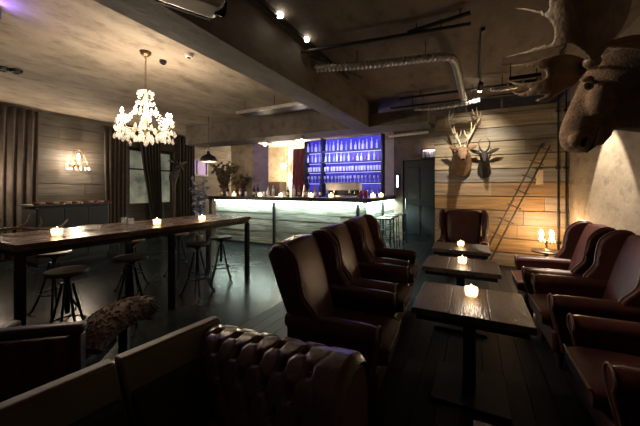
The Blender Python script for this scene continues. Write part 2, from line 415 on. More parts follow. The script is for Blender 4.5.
# ------------------------------------------------------------------ candle tables
def votive(name, label, group, loc, s=1., e=1.0, warm=WARMC):
    t = thing(name, label, 'candle', loc, random.uniform(0, 1), group)
    n = 8
    MB().lathe([(.026 * s, 0), (.036 * s, .006 * s), (.041 * s, .03 * s), (.040 * s, .062 * s), (.036 * s, .062 * s), (.036 * s, .012 * s), (.01 * s, .010 * s)], n, (0, 0, 0)).build('glass_cup', VOT, t, smooth=False)
    MB().lathe([(.033 * s, .012 * s), (.034 * s, .030 * s), (.034 * s, .042 * s), (.004, .040 * s)], 12).build('wax', WAX, t)
    MB().lathe([(.002, .045 * s), (.007 * s, .053 * s), (.004 * s, .066 * s), (.0008, .08 * s)], 8).build('flame', FLAME, t)
    light('POINT', (0, 0, .10 * s), e, warm, t, .02 * s)
    return t
def candle_table(label, x0, x1, y0, y1, z=.65):
    t = thing('pedestal_table', label, 'table', ((x0 + x1) / 2, (y0 + y1) / 2, 0), 0, 'low square pedestal tables')
    hx, hy = (x1 - x0) / 2, (y1 - y0) / 2
    b = MB(); n = 3
    for i in range(n): b.box(-hx + 2 * hx * i / n + .0015, -hx + 2 * hx * (i + 1) / n - .0015, -hy, hy, z - .045, z)
    b.build('tabletop', TABLEWOOD, t, bevel=.004)
    b = MB(); b.box(-hx + .03, hx - .03, -hy + .03, hy - .03, z - .085, z - .046); b.build('apron', STEEL, t)
    MB().box(-.04, .04, -.04, .04, .03, z - .085).build('pedestal', STEEL, t, bevel=.004)
    MB().box(-.24, .24, -.24, .24, 0, .03).build('base_plate', STEEL, t, bevel=.004)
    return t
candle_table('low dark plank table nearest the camera of the three candle tables', -.375, .33, 2.1, 2.735)
candle_table('low dark plank table with candle, in the middle of the three candle tables', -.475, .24, 3.26, 3.86)
candle_table('low dark plank table with candle, farthest of the three, beside the plank wall armchair', -.50, .20, 4.30, 4.90)
candle_table('low dark plank table with only one corner showing at the bottom edge', 0.0, .56, .5, 1.17)
GV = 'lit votive candles'
votive('votive_candle', 'lit glass votive candle on the low table nearest the camera', GV, (-.01, 2.50, .65), 1.15, 1.6)
votive('votive_candle', 'lit glass votive candle on the middle low table', GV, (-.10, 3.56, .65), 1.1, 1.3)
votive('votive_candle', 'lit glass votive candle on the farthest low table', GV, (-.15, 4.62, .65), 1.1, 1.2)

# ------------------------------------------------------------------ sofa in the foreground
so = thing('leather_sofa', 'dark brown leather sofa with button tufted arm in the foreground', 'sofa', (-.88, .30, 0), R(-7))
MB().box(-.36, .36, -.95, .92, .10, .32).build('sofa_base', LEATHER_T, so, bevel=.03)
for y0, y1 in ((-.62, .03), (.035, .66)):
    MB().box(-.28, .38, y0, y1, .32, .45).build('seat_cushion', LEATHER_T, so, bevel=.035, seg=3)
def backpanel(y0, y1, x0, ztop, zbot, th):
    b = MB(); rs = []
    n = 8
    for i in range(n + 1):
        u = i / n; z = zbot + (ztop - zbot) * u; x = x0 - .19 * (z - .40) / .36
        bl = .012 * math.sin(PI * u)
        ring = [(x - th, y0, z), (x + bl * .3, y0, z), (x + bl, (y0 + y1) / 2, z), (x + bl * .3, y1, z), (x - th, y1, z)]
        rs.append(ring)
    return b.rings(rs)
for y0, y1 in ((-.62, .345), (.355, .84)):
    backpanel(y0, y1, -.235, .765, .34, .06).build('back_panel', OLIVE, so, bevel=.012)
    MB().tube([(-.235 - .19 - .004, y0 + .02, .765), (-.235 - .19 - .004, y1 - .02, .765)], .006, 6).build('panel_piping', PIPING, so)
for y0, y1 in ((-.61, .335), (.365, .78)):
    backpanel(y0, y1, -.185, .655, .40, .05).build('back_cushion', BLACKCL, so, bevel=.015)
MB().box(-.60, -.50, -.62, .84, .12, .70).build('sofa_back', LEATHER_T, so, bevel=.02)
# tufted arm at the far end
def tuft(u, v):
    best = 9
    a, c = u / .064, v / .088
    d1 = abs((a + c) % 2 - 1); d2 = abs((a - c) % 2 - 1)      # distance to the two diagonal families of creases
    k1 = 1 - d1; k2 = 1 - d2
    h = 1 - max(0, 1 - (min(k1, 1.0)) / .26) * .16 - max(0, 1 - (min(k2, 1.0)) / .26) * .16
    q = max(0, 1 - math.hypot(k1, k2) / .62) ** 1.3
    return h - q * 1.25
rs = []
prof = [(.60, .36), (.61, .44), (.625, .52), (.645, .60), (.67, .665), (.705, .715), (.75, .74), (.80, .742), (.85, .725), (.885, .68), (.90, .62), (.905, .5), (.905, .12)]
P = spline([(p[0], p[1], 0) for p in prof], 8)
nx = 170; L = 0; lens = [0]
for p, q in zip(P, P[1:]): L += (q - p).length; lens.append(L)
for i, p in enumerate(P):
    tn = (P[min(i + 1, len(P) - 1)] - P[max(0, i - 1)]).normalized(); nr = Vector((-tn.y, tn.x, 0))
    row = []
    for k in range(nx + 1):
        x = -.44 + .84 * k / nx; e = min(1, (nx - k) / 9, 1)
        amp = .038 if lens[i] < .66 else .038 * max(0, 1 - (lens[i] - .66) / .06)
        h = (tuft(x + .02, lens[i]) - 1) * amp * min(1, max(.0, (.30 - x) / .10))
        rr = 1 - e
        q = p + nr * (h * e)
        cen = Vector((.76, .55, 0)); q = cen + (q - cen) * (1 - .16 * rr ** 2)
        row.append((x - .035 * max(0, (.74 - q.y)), q.x + .05 * (x + .44) / .84, q.y + .075 * (x + .44) / .84 * min(1, max(0, q.y - .2) / .4)))
    rs.append(row)
b = MB(); b.rings(rs, cap=False, closed=False)
b.build('tufted_arm', LEATHER_T, so, ang=180)
sec = [(p.x, p.y) for p in P]
MB().prism([(.81 + (y - .76) * .84, .60 + (z - .55) * .9) for y, z in sec], lambda u, v, q: (q, u, v), .34, .392).build('arm_front', LEATHER_T, so, bevel=.02)
b = MB(); b.box(-.42, .39, -.95, -.64, .32, .72); b.build('plain_arm', LEATHER_T, so, bevel=.08, seg=4)
for x in (-.4, .32):
    for y in (-.88, .84): MB().lathe([(.02, 0), (.032, .10)], 10, (x, y, 0)).build('leg', DARKWOOD, so)

# ------------------------------------------------------------------ dark open armchair with fur, behind the sofa
dc = thing('low_armchair', 'dark wooden low armchair behind the sofa, in the lower left corner', 'armchair', (-2.36, .86, 0), R(40))
for x in (-.34, .34):
    for y in (-.30, .32):
        MB().box(x - .03, x + .03, y - .03, y + .03, 0, .67 if y < 0 else .50).build('leg', DARKWOOD, dc, bevel=.006)
MB().box(-.38, .38, -.335, -.265, .67, .728).build('top_rail', DARKWOOD, dc, bevel=.02, seg=3)
MB().box(-.31, .31, -.30, .30, .32, .42).build('seat', BLACKCL, dc, bevel=.03)
b = MB(); rs = []
for i in range(25):
    x = -.31 + .62 * i / 24; a = .012 * math.cos(i * PI / 2 * 1.0)
    rs.append([(x, -.325 + a, .40), (x, -.325 + a, .66), (x, -.27 + a, .66), (x, -.27 + a, .40)])
b.rings(rs).build('back_panel', LEATHER, dc)
for x in (-.34, .34): MB().box(x - .035, x + .035, -.27, .34, .50, .54).build('armrest', DARKWOOD, dc, bevel=.015)
# fur throw over its right arm
fl = spline([at(86, 352, 1.72), at(92, 335, 1.78), at(106, 323, 1.9), at(124, 313, 2.05), at(140, 307, 2.2), at(151, 308, 2.28)], 7)
b = MB()
b.tube(fl, [.06 + .030 * math.sin(PI * (.25 + .7 * i / (len(fl) - 1))) for i in range(len(fl))], 12)
for i in range(520):
    k = random.randrange(len(fl) - 1); p = fl[k]; a = random.uniform(0, 2 * PI); d = (fl[k + 1] - fl[k]).normalized()
    n1 = d.orthogonal().normalized(); n2 = d.cross(n1); nv = n1 * math.cos(a) + n2 * math.sin(a)
    r0 = .06 + .030 * math.sin(PI * (.25 + .7 * k / (len(fl) - 1)))
    q = p + nv * r0 * .85; tip = q + nv * .020 + d * random.uniform(.02, .045) + Vector((0, 0, -.008))
    b.tube([q, q + (tip - q) * .5 + nv * .008, tip], [.011, .008, .001], 5)
tag(b.build('fur_throw', THROW, off=fl[0]), 'shaggy brown fur throw draped over the arm of the dark low armchair', 'throw').location = fl[0]

# ------------------------------------------------------------------ long high table and stools
lt = thing('long_high_table', 'long high plank table on black steel legs under the chandelier', 'table', (-3.73, 2.45, 0))
b = MB()
for i in range(5): b.box(-.48 + .192 * i + .001, -.48 + .192 * (i + 1) - .001, -1.42, 1.42, .945, 1.0)
b.build('tabletop', LONGWOOD, lt, bevel=.005)
b = MB()
for x in (-.46, .42): b.box(x, x + .04, -1.40, 1.40, .895, .944)
for y in (-1.40, -.02, 1.36): b.box(-.42, .42, y, y + .04, .895, .944)
b.build('steel_frame', STEEL, lt)
for x in (-.44, .44):
    for y in (-1.38, 0, 1.38): MB().box(x - .03, x + .03, y - .03, y + .03, 0, .895).build('leg', STEEL, lt, bevel=.003)
def make_stool(label, h=.70):
    t = thing('round_stool', label, 'stool')
    MB().lathe([(.03, h - .035), (.165, h - .035), (.17, h - .02), (.165, h), (.02, h + .003)], 24).build('seat', mat('stool_wood', (.09, .055, .036), (.045, .028, .018), rough=.4, scale=4, stretch=(6, 1, 1)), t)
    MB().lathe([(.02, .30), (.02, h - .09), (.09, h - .036)], 12).build('screw_post', STEEL, t)
    for k in range(4):
        a = PI / 4 + k * PI / 2; c, s = math.cos(a), math.sin(a)
        MB().tube(spline([(c * .04, s * .04, h - .12), (c * .07, s * .07, h * .62), (c * .13, s * .13, .20), (c * .20, s * .20, .03), (c * .235, s * .235, .012)], 4), .012, 8).build('leg', STEEL, t)
    MB().tube([(.135 * math.cos(2 * PI * k / 20), .135 * math.sin(2 * PI * k / 20), .22) for k in range(21)], .009, 6).build('foot_ring', STEEL, t)
    return t
GS = 'round stools around the long table'
st = make_stool('round wooden screw stool under the near end of the long table'); st.location = (-3.36, 1.42, 0); st['group'] = GS
for x, y, a, l in ((-3.40, 2.02, .5, 'round wooden screw stool at mid table, just before the middle steel leg'), (-3.42, 2.95, .2, 'round wooden screw stool just past the middle steel leg of the long table'),
                   (-3.55, 3.52, .8, 'round wooden screw stool at the far end of the long table'), (-4.45, 1.75, .3, 'round wooden screw stool on the wall side of the table, near end'),
                   (-4.5, 2.7, .6, 'round wooden screw stool on the wall side of the table, middle'), (-4.45, 3.45, .1, 'round wooden screw stool on the wall side of the table, far end')):
    dup(st, (x, y, 0), a, l, GS)
def on_table(px, py, z=1.0):
    t = (1.45 - z) / ((py - 189) / F); return at(px, py, t)
for px, py, lab in ((57, 236, 'lit glass votive candle on the long table beside the crystal ashtray'), (157, 225, 'lit glass votive candle at the middle of the long table'), (202, 221, 'lit glass votive candle at the far end of the long table')):
    p = on_table(px, py); votive('votive_candle', lab, GV, p, 1.15, 1.4)
p = on_table(90, 229.5)
t = thing('crystal_ashtray', 'cut crystal ashtray on the long table right of the nearest votive', 'ashtray', p)
b = MB(); n = 16
b.rings([[(r * math.cos(2 * PI * k / n) * (1 + .08 * (k % 2)), r * math.sin(2 * PI * k / n) * (1 + .08 * (k % 2)), z) for k in range(n)] for r, z in ((.06, 0), (.085, .012), (.095, .045), (.08, .045), (.06, .018), (.01, .016))])
b.build('bowl', CRYSTAL, t, smooth=False)
b = MB()
for k in range(22):
    a = random.uniform(0, 6.3); r = random.uniform(.0, .06); b.ball((r * math.cos(a), r * math.sin(a), .032), .014, seg=6)
b.build('crystal_bead', CRYSTAL, t, smooth=False)['kind'] = 'stuff'
for px, py, lab in ((131, 225, 'small clear tumbler on the long table left of the middle votive'), (124, 224, 'short clear glass on the long table left of the tumbler')):
    p = on_table(px, py); t = thing('tumbler', lab, 'glass', p)
    MB().lathe([(.026, 0), (.030, .005), (.034, .085), (.031, .085), (.027, .012), (.004, .01)], 14).build('glass_wall', CLEAR, t)
# shed antler lying on the table
p = on_table(18, 233)
t = thing('shed_antler', 'pale curved shed antler lying on the near end of the long table', 'antler', p)
MB().tube(spline([(-.35, -.30, .04), (-.18, -.14, .03), (0, 0, .05), (.16, .12, .035), (.24, .25, .05), (.22, .33, .12)], 5), [.020 - .00045 * i for i in range(26)], 8).build('main_beam', ANTLER, t)
for q in (((.0, .0, .05), (.04, .05, .11), (.02, .08, .18)), ((.14, .11, .04), (.18, .12, .10), (.2, .10, .17)), ((-.2, -.15, .03), (-.24, -.08, .09), (-.22, -.04, .14))):
    MB().tube(spline(q, 4), [.013 - .0013 * i for i in range(9)], 8).build('tine', ANTLER, t)

# ------------------------------------------------------------------ chandelier over the long table
cx, cy = -3.72, 2.40
t = thing('crystal_chandelier', 'lit crystal chandelier hanging over the long table', 'chandelier', (cx, cy, 1.99))
MB().lathe([(.0, 1.145), (.03, 1.15), (.06, 1.18), (.07, 1.21), (.02, 1.21)], 16).build('ceiling_cup', BRASS, t)
b = MB()
for k in range(12):
    z = 1.14 - .036 * k; M = Matrix.Rotation(PI / 2 * (k % 2), 3, 'Z')
    b.tube([M @ Vector((.010 * math.cos(a), 0, .022 * math.sin(a))) + Vector((0, 0, z)) for a in [2 * PI * q / 10 for q in range(11)]], .003, 5)
b.build('chain', BRASS, t)
MB().lathe([(.006, .72), (.02, .70), (.012, .66), (.035, .60), (.018, .52), (.03, .42), (.05, .34), (.03, .27), (.055, .22), (.02, .17), (.004, .14)], 14).build('stem', mat('stem_glass', (.8, .66, .42), (.6, .45, .25), rough=.15, metal=.5), t)
def crystal_mesh(name, r, h):
    b = MB(); n = 6
    b.rings([[(q * math.cos(2 * PI * k / n), q * math.sin(2 * PI * k / n), z) for k in range(n)] for q, z in ((.001, 0), (r * .55, -h * .25), (r, -h * .6), (r * .6, -h * .88), (.001, -h))])
    return b
proto = None
def drop(x, y, z, s=1.):
    global proto
    if proto is None:
        proto = crystal_mesh('crystal_drop', .017, .058).build('crystal_drop', CRYSTAL, t, smooth=False); o = proto
    else:
        o = proto.copy(); C.objects.link(o)
    o.location = (x, y, z); o.scale = (s, s, s); o.rotation_euler = (0, 0, random.uniform(0, 3))
    return o
for k in range(8):
    a = 2 * PI * (k + .35) / 8; c, s = math.cos(a), math.sin(a); r = .36 if k % 2 == 0 else .25; zz = .30 if k % 2 == 0 else .36
    MB().tube(spline([(c * .03, s * .03, .27), (c * r * .45, s * r * .45, .19), (c * r * .85, s * r * .85, .20), (c * r, s * r, zz - .02)], 5), .008, 7).build('arm', BRASS, t)
    MB().lathe([(.012, zz - .03), (.045, zz - .015), (.05, zz), (.01, zz)], 12, (c * r, s * r, 0)).build('drip_pan', CRYSTAL, t)
    bo = MB().lathe([(.010, zz), (.010, zz + .045), (.016, zz + .06), (.013, zz + .08), (.003, zz + .105)], 10, (c * r, s * r, 0)).build('candle_bulb', WARM, t)
    light('POINT', (c * r, s * r, zz + .14), 9, WARMC, t, .03)
    for q in range(6):
        b2 = 2 * PI * q / 6; drop(c * r + .046 * math.cos(b2), s * r + .046 * math.sin(b2), zz - .012 - .10 * (q % 2), random.uniform(1.1, 1.6))
for k in range(14):
    a = 2 * PI * k / 14; drop(.19 * math.cos(a), .19 * math.sin(a), .22 - .06 * (k % 2), 1.5)
for k in range(8):
    a = 2 * PI * k / 8; drop(.085 * math.cos(a), .085 * math.sin(a), .71, 1.05); drop(.06 * math.cos(a + .3), .06 * math.sin(a + .3), .58, 1.05)
for k in range(12):
    a = 2 * PI * k / 12; drop(.12 * math.cos(a), .12 * math.sin(a), .48, 1.15)
drop(0, 0, .10, 1.8)
for k in range(6):
    a = 2 * PI * k / 6; drop(.07 * math.cos(a), .07 * math.sin(a), .16, 1.6)
b = MB()
for k in range(8):
    a = 2 * PI * (k + .35) / 8; c, s = math.cos(a), math.sin(a); r = .36 if k % 2 == 0 else .25
    for q in range(11):
        u = q / 10; rr = .06 + (r - .06) * u; z = .70 - (.70 - .33) * u - .13 * math.sin(PI * u)
        b.ball((c * rr, s * rr, z), .014, seg=6)
b.build('bead_strand', CRYSTAL, t, smooth=False)['kind'] = 'stuff'
b = MB()
for k in range(64):
    a = 2 * PI * k / 64 + random.uniform(-.03, .03); r = random.choice((.22, .28, .33, .37)); z = random.uniform(.10, .26) - .12 * (.37 - r); h = random.uniform(.06, .085); q = .02
    b.rings([[(r * math.cos(a) + f * q * math.cos(2 * PI * i / 6), r * math.sin(a) + f * q * math.sin(2 * PI * i / 6), z + g * h) for i in range(6)] for f, g in ((.06, 0), (.5, -.25), (1, -.6), (.6, -.88), (.06, -1))])
b.build('crystal_fringe', CRYSTAL, t, smooth=False)['kind'] = 'stuff'

# ------------------------------------------------------------------ the bar
BX0, BX1, BY = -6.95, -2.06, 6.2
bar = thing('bar_counter', 'long bar counter with black top and glowing whitewashed plank front', 'bar counter', (-4.5, BY, 0))
o = (-4.5, BY, 0)
b = MB(); b.box(BX0 - .1, BX1 + .10, BY - .10, BY + .62, 1.16, 1.25); b.box(-2.70, BX1 + .10, BY + .62, 10.2, 1.16, 1.25)
b.build('bar_top', mat('bar_top_wood', (.028, .022, .018), (.014, .011, .009), rough=.28, scale=5, stretch=(1, 6, 1)), bar, off=o, bevel=.006)
b = MB(); z = .06
while z < 1.13:
    x = BX0 + .48
    while x < BX1 - .05:
        xe = min(BX1 - .04, x + random.uniform(1.0, 2.2)); b.box(x + .002, xe - .002, BY + .02 - random.uniform(0, .012), BY + .05, z + .003, min(1.14, z + .15)); x = xe
    z += .155
b.box(BX0 + .48, BX1 - .04, BY + .05, BY + .1, 0, 1.15)
b.build('front_panel', BARWOOD, bar, off=o, smooth=False)
b = MB(); z = .06
while z < 1.13:
    y = BY + .1
    while y < 10.05:
        ye = min(10.1, y + random.uniform(1.0, 2.2)); b.box(BX1 - .06, BX1 - .03 + random.uniform(0, .012), y + .002, ye - .002, z + .003, min(1.14, z + .15)); y = ye
    z += .155
b.box(BX1 - .12, BX1 - .06, BY + .1, 10.1, 0, 1.15)
b.build('side_panel', BARWOOD, bar, off=o, smooth=False)
for x in (BX0 + .3, -4.45, BX1 - .17): MB().box(x - .028, x + .028, BY - .035, BY + .02, 0, 1.16).build('post', STEEL, bar, off=o)
for y in (7.6, 9.0): MB().box(BX1 - .02, BX1 + .03, y - .025, y + .025, 0, 1.16).build('post', STEEL, bar, off=o)
MB().box(BX0 + .5, BX1 - .06, BY - .055, BY - .035, 1.135, 1.158).build('led_strip', COOL, bar, off=o)
MB().box(BX1 + .035, BX1 + .055, BY + .05, 10.1, 1.135, 1.158).build('led_strip', COOL, bar, off=o)
MB().box(BX0 + .48, BX1 - .05, BY - .0, BY + .02, 0, .06).build('kick_plate', BLACK, bar, off=o)
light('AREA', Vector((-4.27, BY - .05, 1.13)) - Vector(o), 90, (.78, 1., .90), bar, 4.3, rot=(R(12), 0, 0), sy=.05)
light('AREA', Vector((BX1 + .045, 8.2, 1.13)) - Vector(o), 130, (.78, 1., .86), bar, .05, rot=(0, R(12), 0), sy=3.7)

# bar stools by its side
def bar_stool(label):
    t = thing('bar_stool', label, 'bar stool')
    MB().box(-.17, .17, -.17, .17, .765, .80).build('seat', DARKWOOD, t, bevel=.008)
    for sx in (-1, 1):
        for sy in (-1, 1):
            MB().tube([(sx * .15, sy * .15, .765), (sx * .18, sy * .18, 0)], .014, 6).build('leg', STEEL, t)
    for z, r in ((.28, .168), (.55, .158)):
        for k in range(4):
            p = [(-r, -r), (r, -r), (r, r), (-r, r), (-r, -r)]; MB().tube([(*p[k], z), (*p[k + 1], z)], .009, 6).build('rail', STEEL, t)
    return t
GB = 'tall bar stools beside the bar'
bs = bar_stool('tall dark bar stool at the glowing bar side, nearest the camera'); bs.location = (-1.78, 6.75, 0); bs['group'] = GB
dup(bs, (-1.80, 7.38, 0), .06, 'tall dark bar stool second from the camera at the bar side', GB)
dup(bs, (-1.76, 8.00, 0), -.05, 'tall dark bar stool farthest along the bar side', GB)

# back bar shelf lit in blue
SX0, SX1, SYb = -5.05, -2.42, 8.9
bsf = thing('back_bar_shelf', 'tall blue lit back bar shelf filled with bottles', 'shelf', ((SX0 + SX1) / 2, SYb, 0)); o = ((SX0 + SX1) / 2, SYb, 0)
m = bpy.data.materials.new('blue_backlight'); m.use_nodes = True; nt = m.node_tree; pb = nt.nodes['Principled BSDF']
tcn = nt.nodes.new('ShaderNodeTexCoord'); nzz = nt.nodes.new('ShaderNodeTexNoise'); nzz.inputs['Scale'].default_value = 1.6; nt.links.new(tcn.outputs['Object'], nzz.inputs[0])
rmp = nt.nodes.new('ShaderNodeValToRGB'); nt.links.new(nzz.outputs[0], rmp.inputs[0]); rmp.color_ramp.elements[0].color = (.04, .035, .55, 1); rmp.color_ramp.elements[1].color = (.14, .13, 1, 1)
rmp.color_ramp.elements[0].position = .35; rmp.color_ramp.elements[1].position = .65
nt.links.new(rmp.outputs[0], pb.inputs['Emission Color']); pb.inputs['Emission Strength'].default_value = .40; pb.inputs['Base Color'].default_value = (.05, .05, .3, 1)
MB().box(SX0, SX1, SYb + .20, SYb + .22, .9, 3.12).build('backlit_panel', m, bsf, off=o)
SHZ = [1.30, 1.66, 2.02, 2.33, 2.68]
for z in SHZ: MB().box(SX0, SX1, SYb - .12, SYb + .2, z - .03, z).build('shelf_board', BLACK, bsf, off=o)
for x in (SX0, SX0 + .62, SX1): MB().box(x - .02, x + .02, SYb - .12, SYb + .2, 0, 3.12).build('upright', BLACK, bsf, off=o)
MB().box(SX0, SX1, SYb - .3, SYb + .22, 0, .92).build('cabinet', BLACK, bsf, off=o)
BLUEE = emis('blue_led', (.40, .38, 1.0), 3)
for z in SHZ[1:]: MB().box(SX0 + .03, SX1 - .03, SYb + .14, SYb + .165, z - .040, z - .031).build('led_strip', BLUEE, bsf, off=o)
light('AREA', (0, -.55, 2.55), 55, (.40, .38, 1.0), bsf, 2.4, rot=(R(70), 0, 0), sy=.4)  # added fill light in front of the shelf, brightens the bottles
light('AREA', (0, -.2, 2.2), 16, (.30, .26, 1.0), bsf, 2.4, rot=(R(-90), 0, 0), sy=1.6)
# bottles
BCOL = [glass('bottle_pale', (.85, .88, 1.0), .08, .12), glass('bottle_blue', (.5, .55, .98), .15, .12), glass('bottle_amber', (.42, .25, .22), .3, .12), glass('bottle_green', (.18, .42, .4), .3, .12), glass('bottle_frost', (.95, .95, 1.0), .04, .3)]
def bottle_proto(kind, m, name='bottle'):
    pr = {0: [(.034, 0), (.037, .01), (.037, .17), (.030, .20), (.013, .225), (.013, .29), (.015, .292), (.015, .305), (.003, .306)],
          1: [(.040, 0), (.044, .01), (.044, .13), (.036, .165), (.015, .19), (.015, .24), (.018, .242), (.018, .26), (.003, .261)],
          2: [(.028, 0), (.031, .01), (.031, .20), (.022, .235), (.012, .26), (.012, .32), (.014, .322), (.014, .335), (.003, .336)],
          3: [(.03, 0), (.03, .004), (.006, .01), (.005, .09), (.03, .115), (.036, .15), (.031, .20), (.028, .20), (.03, .15), (.004, .118)],
          4: [(.028, 0), (.034, .1), (.033, .13), (.030, .13), (.026, .01), (.004, .008)]}[kind]
    return MB().lathe(pr, 10).build(name, m)
protos = {}
def put(kind, ci, loc, label, cat, group, s=1.):
    key = (kind, ci)
    if key not in protos: o = bottle_proto(kind, BCOL[ci], 'wine_glass' if kind == 3 else 'tumbler' if kind == 4 else 'bottle'); protos[key] = o
    else: o = protos[key].copy(); C.objects.link(o)
    o.location = loc; o.scale = (s, s, s); tag(o, label, cat, group); return o
for row, z in enumerate(SHZ):
    x = SX0 + .07
    while x < SX1 - .06:
        if abs(x - SX0 - .62) < .05: x += .1
        y = SYb + .02 + random.uniform(-.04, .04)
        if row == 4: put(random.choice((0, 0, 1, 2)), random.choice((0, 0, 4, 1, 0)), (x, y, z), 'bottle on the topmost shelf of the blue back bar', 'bottle', 'bottles on the topmost back bar shelf', random.uniform(.92, 1.1)); x += random.uniform(.115, .17)
        elif row == 3: put(random.choice((0, 1, 2, 0)), random.choice((0, 1, 4, 2, 0)), (x, y, z), 'bottle on the second shelf from the top of the blue back bar', 'bottle', 'bottles on the second back bar shelf', random.uniform(.85, 1.0)); x += random.uniform(.11, .16)
        elif row == 2: put(4, random.choice((4, 4, 0)), (x, y, z), 'short glass on the third shelf of the blue back bar', 'glass', 'glasses on the third back bar shelf', 1.2); x += random.uniform(.09, .115)
        elif row == 1: put(3, random.choice((4, 0)), (x, y, z), 'stemmed glass on the fourth shelf of the blue back bar', 'glass', 'stemmed glasses on the fourth back bar shelf', 1.1); x += random.uniform(.10, .14)
        else: put(random.choice((0, 1)), random.choice((0, 1, 2)), (x, y, z), 'bottle on the lowest shelf of the blue back bar', 'bottle', 'bottles on the lowest back bar shelf', .85); x += random.uniform(.16, .26)
# things on the bar top
BZ = 1.25
def bar_pt(px, y): 
    a = (px - 320) / F; t = y / (a * SY + CY); return Vector(((a * CY - SY) * t, y, BZ))
for px, y, lab in ((234, 6.3, 'lit votive candle on the bar top left of the concrete column corner'), (260, 6.3, 'lit votive candle on the bar top right of the concrete column corner'), (281, 6.35, 'lit votive candle on the bar top below the bright back room'),
                   (311, 6.3, 'lit votive candle on the bar top left of the espresso machine'), (331, 6.25, 'lit votive candle in front of the espresso machine'), (373, 6.75, 'lit votive candle on the bar top right of the red tins'), (381, 7.1, 'lit votive candle farthest right on the bar top')):
    votive('votive_candle', lab, GV, bar_pt(px, y), 1.5, .7)
BB = [mat('bar_bottle_dark', (.03, .03, .025), (.02, .02, .015), rough=.1), mat('bar_bottle_amber', (.32, .13, .04), (.2, .08, .03), rough=.12), glass('bar_bottle_clear', (.7, .7, .75), .3, .1), mat('bar_bottle_green', (.04, .10, .05), (.03, .06, .03), rough=.12)]
LABM = mat('paper_label', (.7, .66, .58), (.6, .56, .48), rough=.7)
prev = {}
for i, (px, y, kd, ci, lab) in enumerate(((222, 6.45, 1, 1, 'amber bottle at the far left of the bar top'), (240, 6.55, 0, 1, 'orange brown bottle in front of the concrete column'), (254, 6.5, 0, 0, 'black wine bottle with pale label at the column corner'), (258, 6.6, 2, 0, 'taller black wine bottle right of the column corner'),
                                 (268, 6.5, 1, 2, 'stout clear bottle right of the concrete column'), (273, 6.6, 0, 2, 'slim clear bottle left of the lit back room'), (288, 6.55, 1, 3, 'green bottle under the lit back room'), (294, 6.5, 0, 2, 'clear bottle under the dark red curtain'), (299, 6.6, 0, 1, 'amber bottle under the dark red curtain'), (305, 6.5, 1, 1, 'orange liquor bottle at the left edge of the blue shelf'),
                                 (315, 6.55, 0, 1, 'amber bottle just left of the espresso machine'), (320, 6.5, 2, 0, 'tall black bottle touching the view of the espresso machine'))):
    t = thing('bottle', lab, 'bottle', bar_pt(px, y), 0, 'bottles along the bar top')
    bo = bottle_proto(kd, BB[ci], 'glass_body'); bo.parent = t
    r = {0: .0378, 1: .0448, 2: .0318}[kd]
    MB().lathe([(r, .05), (r, .12)], 10).build('paper_label', LABM, t)
for i, px in enumerate((227, 246, 264, 284, 308)):
    put(4, (0, 4)[i % 2], bar_pt(px, 6.32), ('short glass at the left end of the bar top', 'short glass on the bar before the column front', 'short glass on the bar beside the column candle', 'short glass on the bar under the lit back room', 'short glass on the bar before the left of the blue shelf')[i], 'glass', 'short glasses along the bar top', 1.0)
for px, y, lab in ((361, 6.55, 'red tin on the bar right of the espresso machine'), (366, 6.6, 'second red tin beside the first, further right on the bar')):
    t = thing('red_tin', lab, 'tin', bar_pt(px, y)); MB().lathe([(.04, 0), (.042, .004), (.042, .15), (.038, .154)], 14).build('can_body', mat('red_lacquer', (.45, .03, .03), (.3, .02, .02), rough=.35), t)
    MB().lathe([(.043, .15), (.043, .165), (.004, .166)], 14).build('lid', CHROME, t)
# espresso machine
p = bar_pt(343, 6.55); es = thing('espresso_machine', 'wide pale steel espresso machine standing on the bar', 'espresso machine', p)
MB().box(-.40, .40, -.12, .22, .17, .35).build('housing', mat('pale_metal', (.82, .76, .78), (.7, .65, .67), rough=.4), es, bevel=.02)
MB().box(-.38, .38, .02, .2, .04, .18).build('back_body', BLACK, es)
MB().box(-.40, .40, -.12, .22, .015, .05).build('drip_tray', CHROME, es, bevel=.005)
for x in (-.2, .2):
    g = MB().lathe([(.035, .10), (.035, .17)], 12, (x, -.06, 0)).build('group_head', CHROME, es); MB().tube([(x, -.07, .11), (x, -.2, .10)], .012, 8).build('handle', BLACK, g)
for x in (-.33, .33): MB().tube(spline([(x, -.1, .2), (x * 1.05, -.15, .17), (x * 1.05, -.16, .08)], 4), .006, 6).build('steam_wand', CHROME, es)
for x in (-.36, .36):
    for y in (-.08, .18): MB().lathe([(.02, 0), (.02, .016)], 8, (x, y, 0)).build('foot', BLACK, es)
# pendant lamps
def pendant(label, px, y, z, r, e, dome, col, top=ZC, group=None):
    p = bar_pt(px, y); t = thing('pendant_lamp', label, 'lamp', (p.x, p.y, z), 0, group)
    if dome: pr = [(r, 0), (r * .95, .05), (r * .72, .13), (r * .35, .17), (.04, .20), (.035, .26), (.005, .265)]
    else: pr = [(r, 0), (r * .8, .03), (r * .3, .06), (.03, .075), (.03, .09), (.004, .092)]
    b = MB(); sg = 24
    b.rings([[(q * math.cos(2 * PI * k / sg), q * math.sin(2 * PI * k / sg), h) for k in range(sg)] for q, h in pr], cap=False)
    sh = b.build('lamp_shade', BLACK if dome else WHITE, t); so_ = sh.modifiers.new('s', 'SOLIDIFY'); so_.thickness = .004
    MB().ball((0, 0, .05 if dome else -.01), .05, seg=10).build('bulb', emis('bulb_soft', (1, .86, .66), 22), t)
    if dome: MB().lathe([(.005, .012), (r * .86, .012), (r * .86, .02), (.005, .02)], 24).build('diffuser', emis('diffuser_glow', (1, .86, .66), 3.5), t)
    if dome: MB().lathe([(r * .985, .004), (r * .985, .02), (r * .9, .035), (r * .88, .03)], 24).build('rim', WHITE, t)
    MB().tube([(0, 0, pr[-2][1]), (0, 0, top - z)], .006, 6).build('cord', BLACK, t)
    light('POINT', (0, 0, -.06), e, col, t, .04)
    return t
